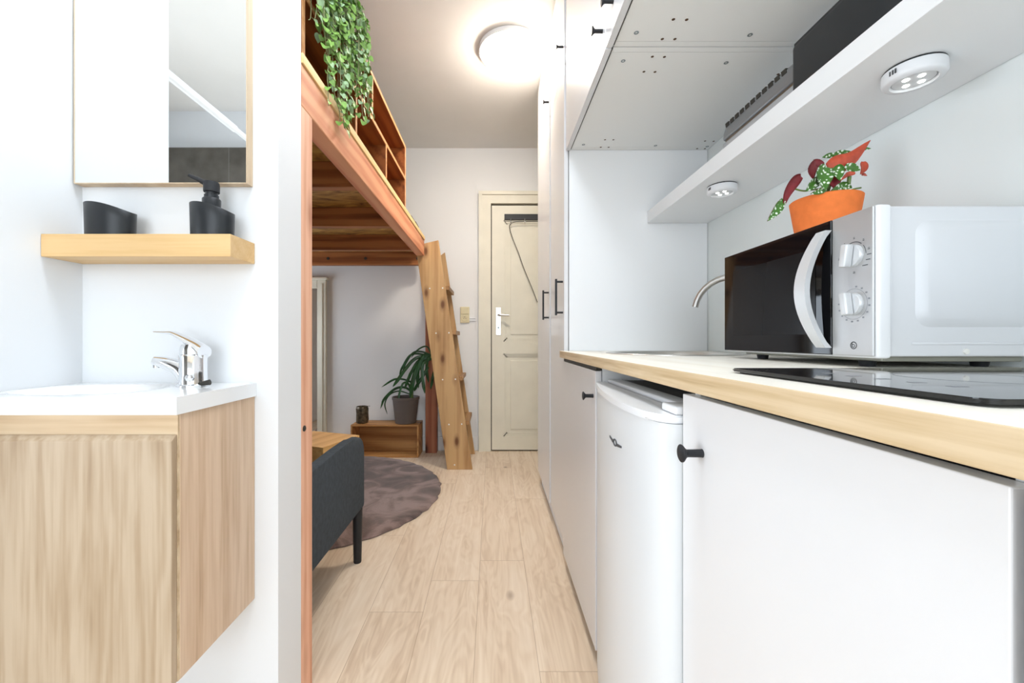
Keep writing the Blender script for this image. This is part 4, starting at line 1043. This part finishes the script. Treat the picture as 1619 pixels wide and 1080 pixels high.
leaves = [
 # path, half width, side vector, top, bottom
 ([(0.6631, 0.885, 1.3113), (0.6465, 0.881, 1.2988), (0.6267, 0.876, 1.2713), (0.6164, 0.872, 1.2404)], 0.011, None, RD, RD),
 ([(0.6179, 0.875, 1.2575), (0.6003, 0.871, 1.2334), (0.5796, 0.868, 1.2097)], 0.01, None, SP, RD),
 ([(0.7296, 0.905, 1.3429), (0.7105, 0.902, 1.343), (0.6963, 0.898, 1.3289), (0.6981, 0.895, 1.3084)], 0.014, None, RD, RD),
 ([(0.7135, 0.88, 1.3296), (0.7048, 0.876, 1.3144), (0.7016, 0.872, 1.2954), (0.7024, 0.868, 1.2752)], 0.0185, None, SP, SP),
 ([(0.7039, 0.885, 1.3058), (0.6814, 0.877, 1.2906), (0.6625, 0.87, 1.2732)], 0.011, None, SP, SP),
 ([(0.7081, 0.875, 1.2804), (0.6901, 0.871, 1.2736), (0.6704, 0.868, 1.2671)], 0.007, None, SP, RD),
 ([(0.7298, 0.885, 1.3263), (0.7326, 0.877, 1.3175), (0.7348, 0.87, 1.296)], 0.015, None, SP, SP),
 ([(0.7325, 0.9, 1.3352), (0.7532, 0.895, 1.3414), (0.7791, 0.89, 1.353), (0.8128, 0.885, 1.3889)], 0.0205, None, CO, CO),
 ([(0.7755, 0.93, 1.3778), (0.7612, 0.93, 1.3764), (0.7454, 0.93, 1.3721)], 0.006, None, SP, SP),
 ([(0.7726, 0.93, 1.3764), (0.7912, 0.93, 1.3821), (0.8127, 0.93, 1.3849)], 0.008, None, SP, SP),
 ([(0.7627, 0.89, 1.3365), (0.7765, 0.887, 1.3298), (0.7911, 0.885, 1.3249)], 0.009, None, SP, RD),
 ([(0.801, 0.89, 1.3448), (0.7997, 0.887, 1.3298), (0.7911, 0.885, 1.3154)], 0.008, None, CO, CO),
 ([(0.7758, 0.88, 1.3161), (0.7569, 0.877, 1.3121), (0.739, 0.875, 1.2979)], 0.005, None, CO, CO),
 ([(0.8313, 0.93, 1.3907), (0.8427, 0.93, 1.3921), (0.8556, 0.93, 1.3921)], 0.004, None, SP, SP),
 ([(0.7325, 0.89, 1.3146), (0.7342, 0.887, 1.2998), (0.7352, 0.885, 1.2854)], 0.015, None, RD, RD),
 ([(0.7736, 0.89, 1.2845), (0.7502, 0.885, 1.2909), (0.7216, 0.88, 1.2768)], 0.009, None, SP, RD),
 ([(0.7983, 0.89, 1.3174), (0.801, 0.887, 1.3162), (0.806, 0.885, 1.3126)], 0.003, None, CO, CO),
]
for p_, w_, sd, mt, mb in leaves: wing(p_, w_, sd, mt, mb)
for P_ in ([base, (0.7352, 0.9, 1.3089), (0.7175, 0.885, 1.329)], [base, (0.7214, 0.9, 1.2882), (0.669, 0.882, 1.2789), (0.6442, 0.876, 1.2808)], [base, (0.7214, 0.9, 1.3158), (0.7158, 0.9, 1.338)], [base, (0.7463, 0.9, 1.3228), (0.738, 0.895, 1.3331)], [base, (0.7726, 0.93, 1.3535), (0.774, 0.93, 1.3749)], [base, (0.775, 0.89, 1.2831), (0.7969, 0.89, 1.2886)]):
    sp_ = smooth_path(P_, 5); tube(sb, sp_, 0.0018, 7)
tube(sb, [(0.7725, 0.895, 1.2822), (0.7722, 0.89, 1.3133)], 0.0038, 8)
raw_obj('leaves', lb, ['spotted', 'leaf_red', 'leaf_coral'], t)
obj('stems', sb, 'palm_stem', t, smooth=True)

# ================================================================ WASH CORNER
# the fittings here are scaled about the camera: 0.949 of the measures written below, raised 49 mm
CAM_SCALE[:] = [0.949, 0.049]
XL, XV = -1.018, -0.590
t = thing('vanity_unit', 'washed oak vanity cabinet hanging under the white basin', 'cabinet', (-0.80, 0.9, 0.318))
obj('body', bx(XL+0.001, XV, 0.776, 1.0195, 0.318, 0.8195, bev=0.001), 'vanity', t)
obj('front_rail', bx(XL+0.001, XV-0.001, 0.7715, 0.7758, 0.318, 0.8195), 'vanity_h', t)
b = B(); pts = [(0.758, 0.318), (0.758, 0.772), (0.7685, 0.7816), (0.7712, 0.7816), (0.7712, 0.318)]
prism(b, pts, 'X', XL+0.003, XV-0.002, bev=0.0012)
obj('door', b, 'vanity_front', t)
# basin
t = thing('wash_basin', 'slim white ceramic wash basin on the oak vanity cabinet', 'basin', (-0.80, 0.89, 0.82))
b = B(); x0, x1, y0, y1, zb, zt = XL+0.001, XV+0.004, 0.762, 1.0195, 0.820, 0.853
nx, ny = 44, 26; bcx, bcy, ra, rb = -0.865, 0.885, 0.135, 0.085
g = []
for j in range(ny+1):
    row = []
    for i in range(nx+1):
        x = x0+(x1-x0)*i/nx; y = y0+(y1-y0)*j/ny
        q = (abs((x-bcx)/ra)**3+abs((y-bcy)/rb)**3)**(1/3)
        dpt = 0.028*max(0, min(1, (1.0-q)/0.45))**0.7 if q < 1 else 0
        row.append(b.verts.new((x, y, zt-dpt)))
    g.append(row)
for j in range(ny):
    for i in range(nx): b.faces.new((g[j][i], g[j][i+1], g[j+1][i+1], g[j+1][i]))
rim = [g[0][i] for i in range(nx+1)]+[g[j][nx] for j in range(1, ny+1)]+[g[ny][i] for i in range(nx-1, -1, -1)]+[g[j][0] for j in range(ny-1, 0, -1)]
low = [b.verts.new((v.co.x, v.co.y, zb)) for v in rim]; n = len(rim)
for k in range(n): b.faces.new((rim[k], rim[(k+1) % n], low[(k+1) % n], low[k]))
b.faces.new(low[::-1])
es = [e for e in b.edges if len(e.link_faces) == 2 and e.calc_face_angle(0) > 1.0 and e.verts[0].co.z > 0.85 and e.verts[1].co.z > 0.85]
bmesh.ops.bevel(b, geom=es, offset=0.003, segments=3, affect='EDGES', profile=0.5)
obj('bowl', b, 'ceramic', t, smooth=True, autos=60)
b = B(); lathe(b, [(0.016, 0), (0.016, 0.003), (0.010, 0.004), (0, 0.004)], (bcx, bcy, 0.8255), 'Z', 24); obj('drain', b, 'chrome', t, smooth=True)
# basin tap
t = thing('basin_tap', 'chrome single lever mixer tap on the wash basin', 'tap', (-0.688, 0.945, 0.853))
TX, TY, TZ = -0.688, 0.945, 0.8532
b = B(); lathe(b, [(0.033, 0), (0.033, 0.004), (0.0285, 0.006), (0.0272, 0.030), (0.0272, 0.066), (0.0282, 0.069), (0.0282, 0.071), (0.026, 0.073), (0, 0.073)], (TX, TY, TZ), 'Z', 40)
tb = obj('tap_body', b, 'chrome', t, smooth=True)
b = B(); pp = smooth_path([(TX-0.010, TY, TZ+0.018), (TX-0.030, TY, TZ+0.040), (TX-0.060, TY, TZ+0.052), (TX-0.088, TY, TZ+0.058)], 6)
tube(b, pp, [0.021-0.010*i/(len(pp)-1) for i in range(len(pp))], 20)
lathe(b, [(0.0075, 0), (0.0078, 0.012)], (TX-0.085, TY, TZ+0.042), 'Z', 18)
obj('spout', b, 'chrome', t, smooth=True)
b = B(); n = 16; rows = []
for k in range(n+1):
    u = k/n; x = TX+0.026-0.112*u; zc = TZ+0.078+0.044*min(1, u*1.55)**0.8-0.0*u; 
    if u > 0.65: zc += 0.006*(u-0.65)
    hw = 0.024*(1-u)**0.45*1.0 if u < 0.35 else 0.024*(0.65)**0.45*(1-(u-0.35)*0.85); th = 0.016*(1-u)**1.5+0.0030
    rows.append([(x, TY+hw*math.cos(2*PI*i/14), zc+th*0.8*math.sin(2*PI*i/14)) for i in range(14)])
vs = [[b.verts.new(p) for p in r] for r in rows]
for k in range(n):
    for i in range(14): b.faces.new((vs[k][i], vs[k][(i+1) % 14], vs[k+1][(i+1) % 14], vs[k+1][i]))
b.faces.new(vs[0]); b.faces.new(vs[-1][::-1])
lathe(b, [(0.0265, 0), (0.0265, 0.012), (0.023, 0.022), (0, 0.026)], (TX, TY, TZ+0.0735), 'Z', 32)
obj('lever', b, 'chrome', t, smooth=True)
b = B(); tube(b, [(TX+0.004, TY-0.020, TZ+0.020), (TX+0.016, TY-0.034, TZ+0.020)], 0.007, 14); lathe(b, [(0, -0.009), (0.007, -0.006), (0.0095, 0), (0.007, 0.006), (0, 0.009)], (TX+0.018, TY-0.036, TZ+0.022), 'Z', 16)
obj('pop_up_knob', b, 'chrome', t, smooth=True)
b = B(); tube(b, [(TX+0.026, TY-0.014, TZ+0.006), (TX+0.046, TY-0.012, TZ+0.010)], [0.0045, 0.0065], 12); obj('hose_end', b, 'dark', t, smooth=True)

# bamboo shelf, cup, soap dispenser
tag(obj('bamboo_shelf', bx(XL+0.001, XV, 0.925, 1.0195, 1.147, 1.198, bev=0.0012), 'bamboo'), 'small thick bamboo shelf in the wash corner below the mirror', 'shelf')
def slant_cup(bm, cx_, cy_, z0, zl, zr, wx, wy, flare=1.04, seg=56, hollow=True):
    """oval body whose top edge slopes down towards +x"""
    def ring(z_of, f):
        return [bm.verts.new((cx_+wx*f*math.cos(2*PI*k/seg), cy_+wy*f*math.sin(2*PI*k/seg), z_of(math.cos(2*PI*k/seg)))) for k in range(seg)]
    topz = lambda c: zl+(zr-zl)*((c+1)/2)**2.3
    R_ = [ring(lambda c: z0, 0.985), ring(lambda c: z0+0.002, 1.0)]
    for s_ in (0.33, 0.66): R_.append(ring(lambda c, s_=s_: z0+(topz(c)-z0)*s_, 1.0+(flare-1)*s_))
    R_.append(ring(lambda c: topz(c)-0.0006, flare)); R_.append(ring(lambda c: topz(c), flare-0.012))
    if hollow: R_.append(ring(lambda c: topz(c)-0.001, flare-0.05)); R_.append(ring(lambda c: z0+0.004, 0.92))
    else: R_.append(ring(lambda c: topz(c)-0.0002, flare-0.30))
    for A, Q in zip(R_, R_[1:]):
        for k in range(seg): bm.faces.new((A[k], A[(k+1) % seg], Q[(k+1) % seg], Q[k]))
    bm.faces.new(R_[0][::-1]); bm.faces.new(R_[-1])
    return bm
b = slant_cup(B(), -0.897, 0.965, 1.1982, 1.276, 1.256, 0.0525, 0.034)
tag(obj('toothbrush_cup', b, 'black_plastic', smooth=True, autos=50), 'matt black oval cup with slanted rim on the left of the bamboo shelf', 'cup')
t = thing('soap_dispenser', 'matt black soap pump bottle on the right of the bamboo shelf', 'soap dispenser', (-0.66, 0.965, 1.198))
b = slant_cup(B(), -0.658, 0.965, 1.1982, 1.276, 1.256, 0.0465, 0.034, hollow=False); obj('bottle', b, 'black_plastic', t, smooth=True, autos=50)
b = B(); lathe(b, [(0.0190, 0.0), (0.0190, 0.020), (0.0175, 0.022), (0.0150, 0.022), (0.0150, 0.030), (0.0128, 0.031), (0.0128, 0.036)], (-0.660, 0.965, 1.268), 'Z', 32); obj('collar', b, 'black_plastic', t, smooth=True)
b = B(); lathe(b, [(0.0155, 0), (0.0165, 0.001), (0.0165, 0.020), (0.0155, 0.024), (0, 0.026)], (-0.660, 0.965, 1.3045), 'Z', 32)
pp = [(-0.665, 0.965, 1.322), (-0.688, 0.957, 1.334), (-0.704, 0.952, 1.3405)]
tube(b, pp, [0.007, 0.0052, 0.004], 12); obj('pump_head', b, 'black', t, smooth=True)

# mirror
t = thing('wall_mirror', 'rectangular mirror with thin pale wood frame above the bamboo shelf', 'mirror', (-0.80, 1.0, 1.338))
x0, x1, z0, z1 = XL+0.004, -0.595, 1.338, 1.938
obj('glass', bx(x0+0.0022, x1-0.0022, 0.9955, 1.000, z0+0.0022, z1-0.0022), 'mirror', t)
b = B()
for q in ((x0, x0+0.002, z0, z1), (x1-0.002, x1, z0, z1), (x0+0.002, x1-0.002, z0, z0+0.002), (x0+0.002, x1-0.002, z1-0.002, z1)):
    box(b, q[0], q[1], 0.9950, 1.0195, q[2], q[3])
obj('frame', b, 'frame_oak', t)
obj('backing', bx(x0+0.004, x1-0.004, 1.0005, 1.012, z0+0.004, z1-0.004), 'frame_oak', t)
# curtain rod over the shower opening, seen in the mirror
b = B(); tube(b, [(-1.20, -1.04, 1.94), (-1.20, 0.10, 1.94)], 0.0125, 18); tube(b, [(-1.20, 0.08, 1.94), (-1.20, 0.22, 1.94), (-1.20, 1.019, 1.94)], [0.0165, 0.0165, 0.0165], 18)
tag(obj('shower_rod', b, 'white_satin', smooth=True), 'white shower curtain rod reflected in the wall mirror', 'curtain rod')
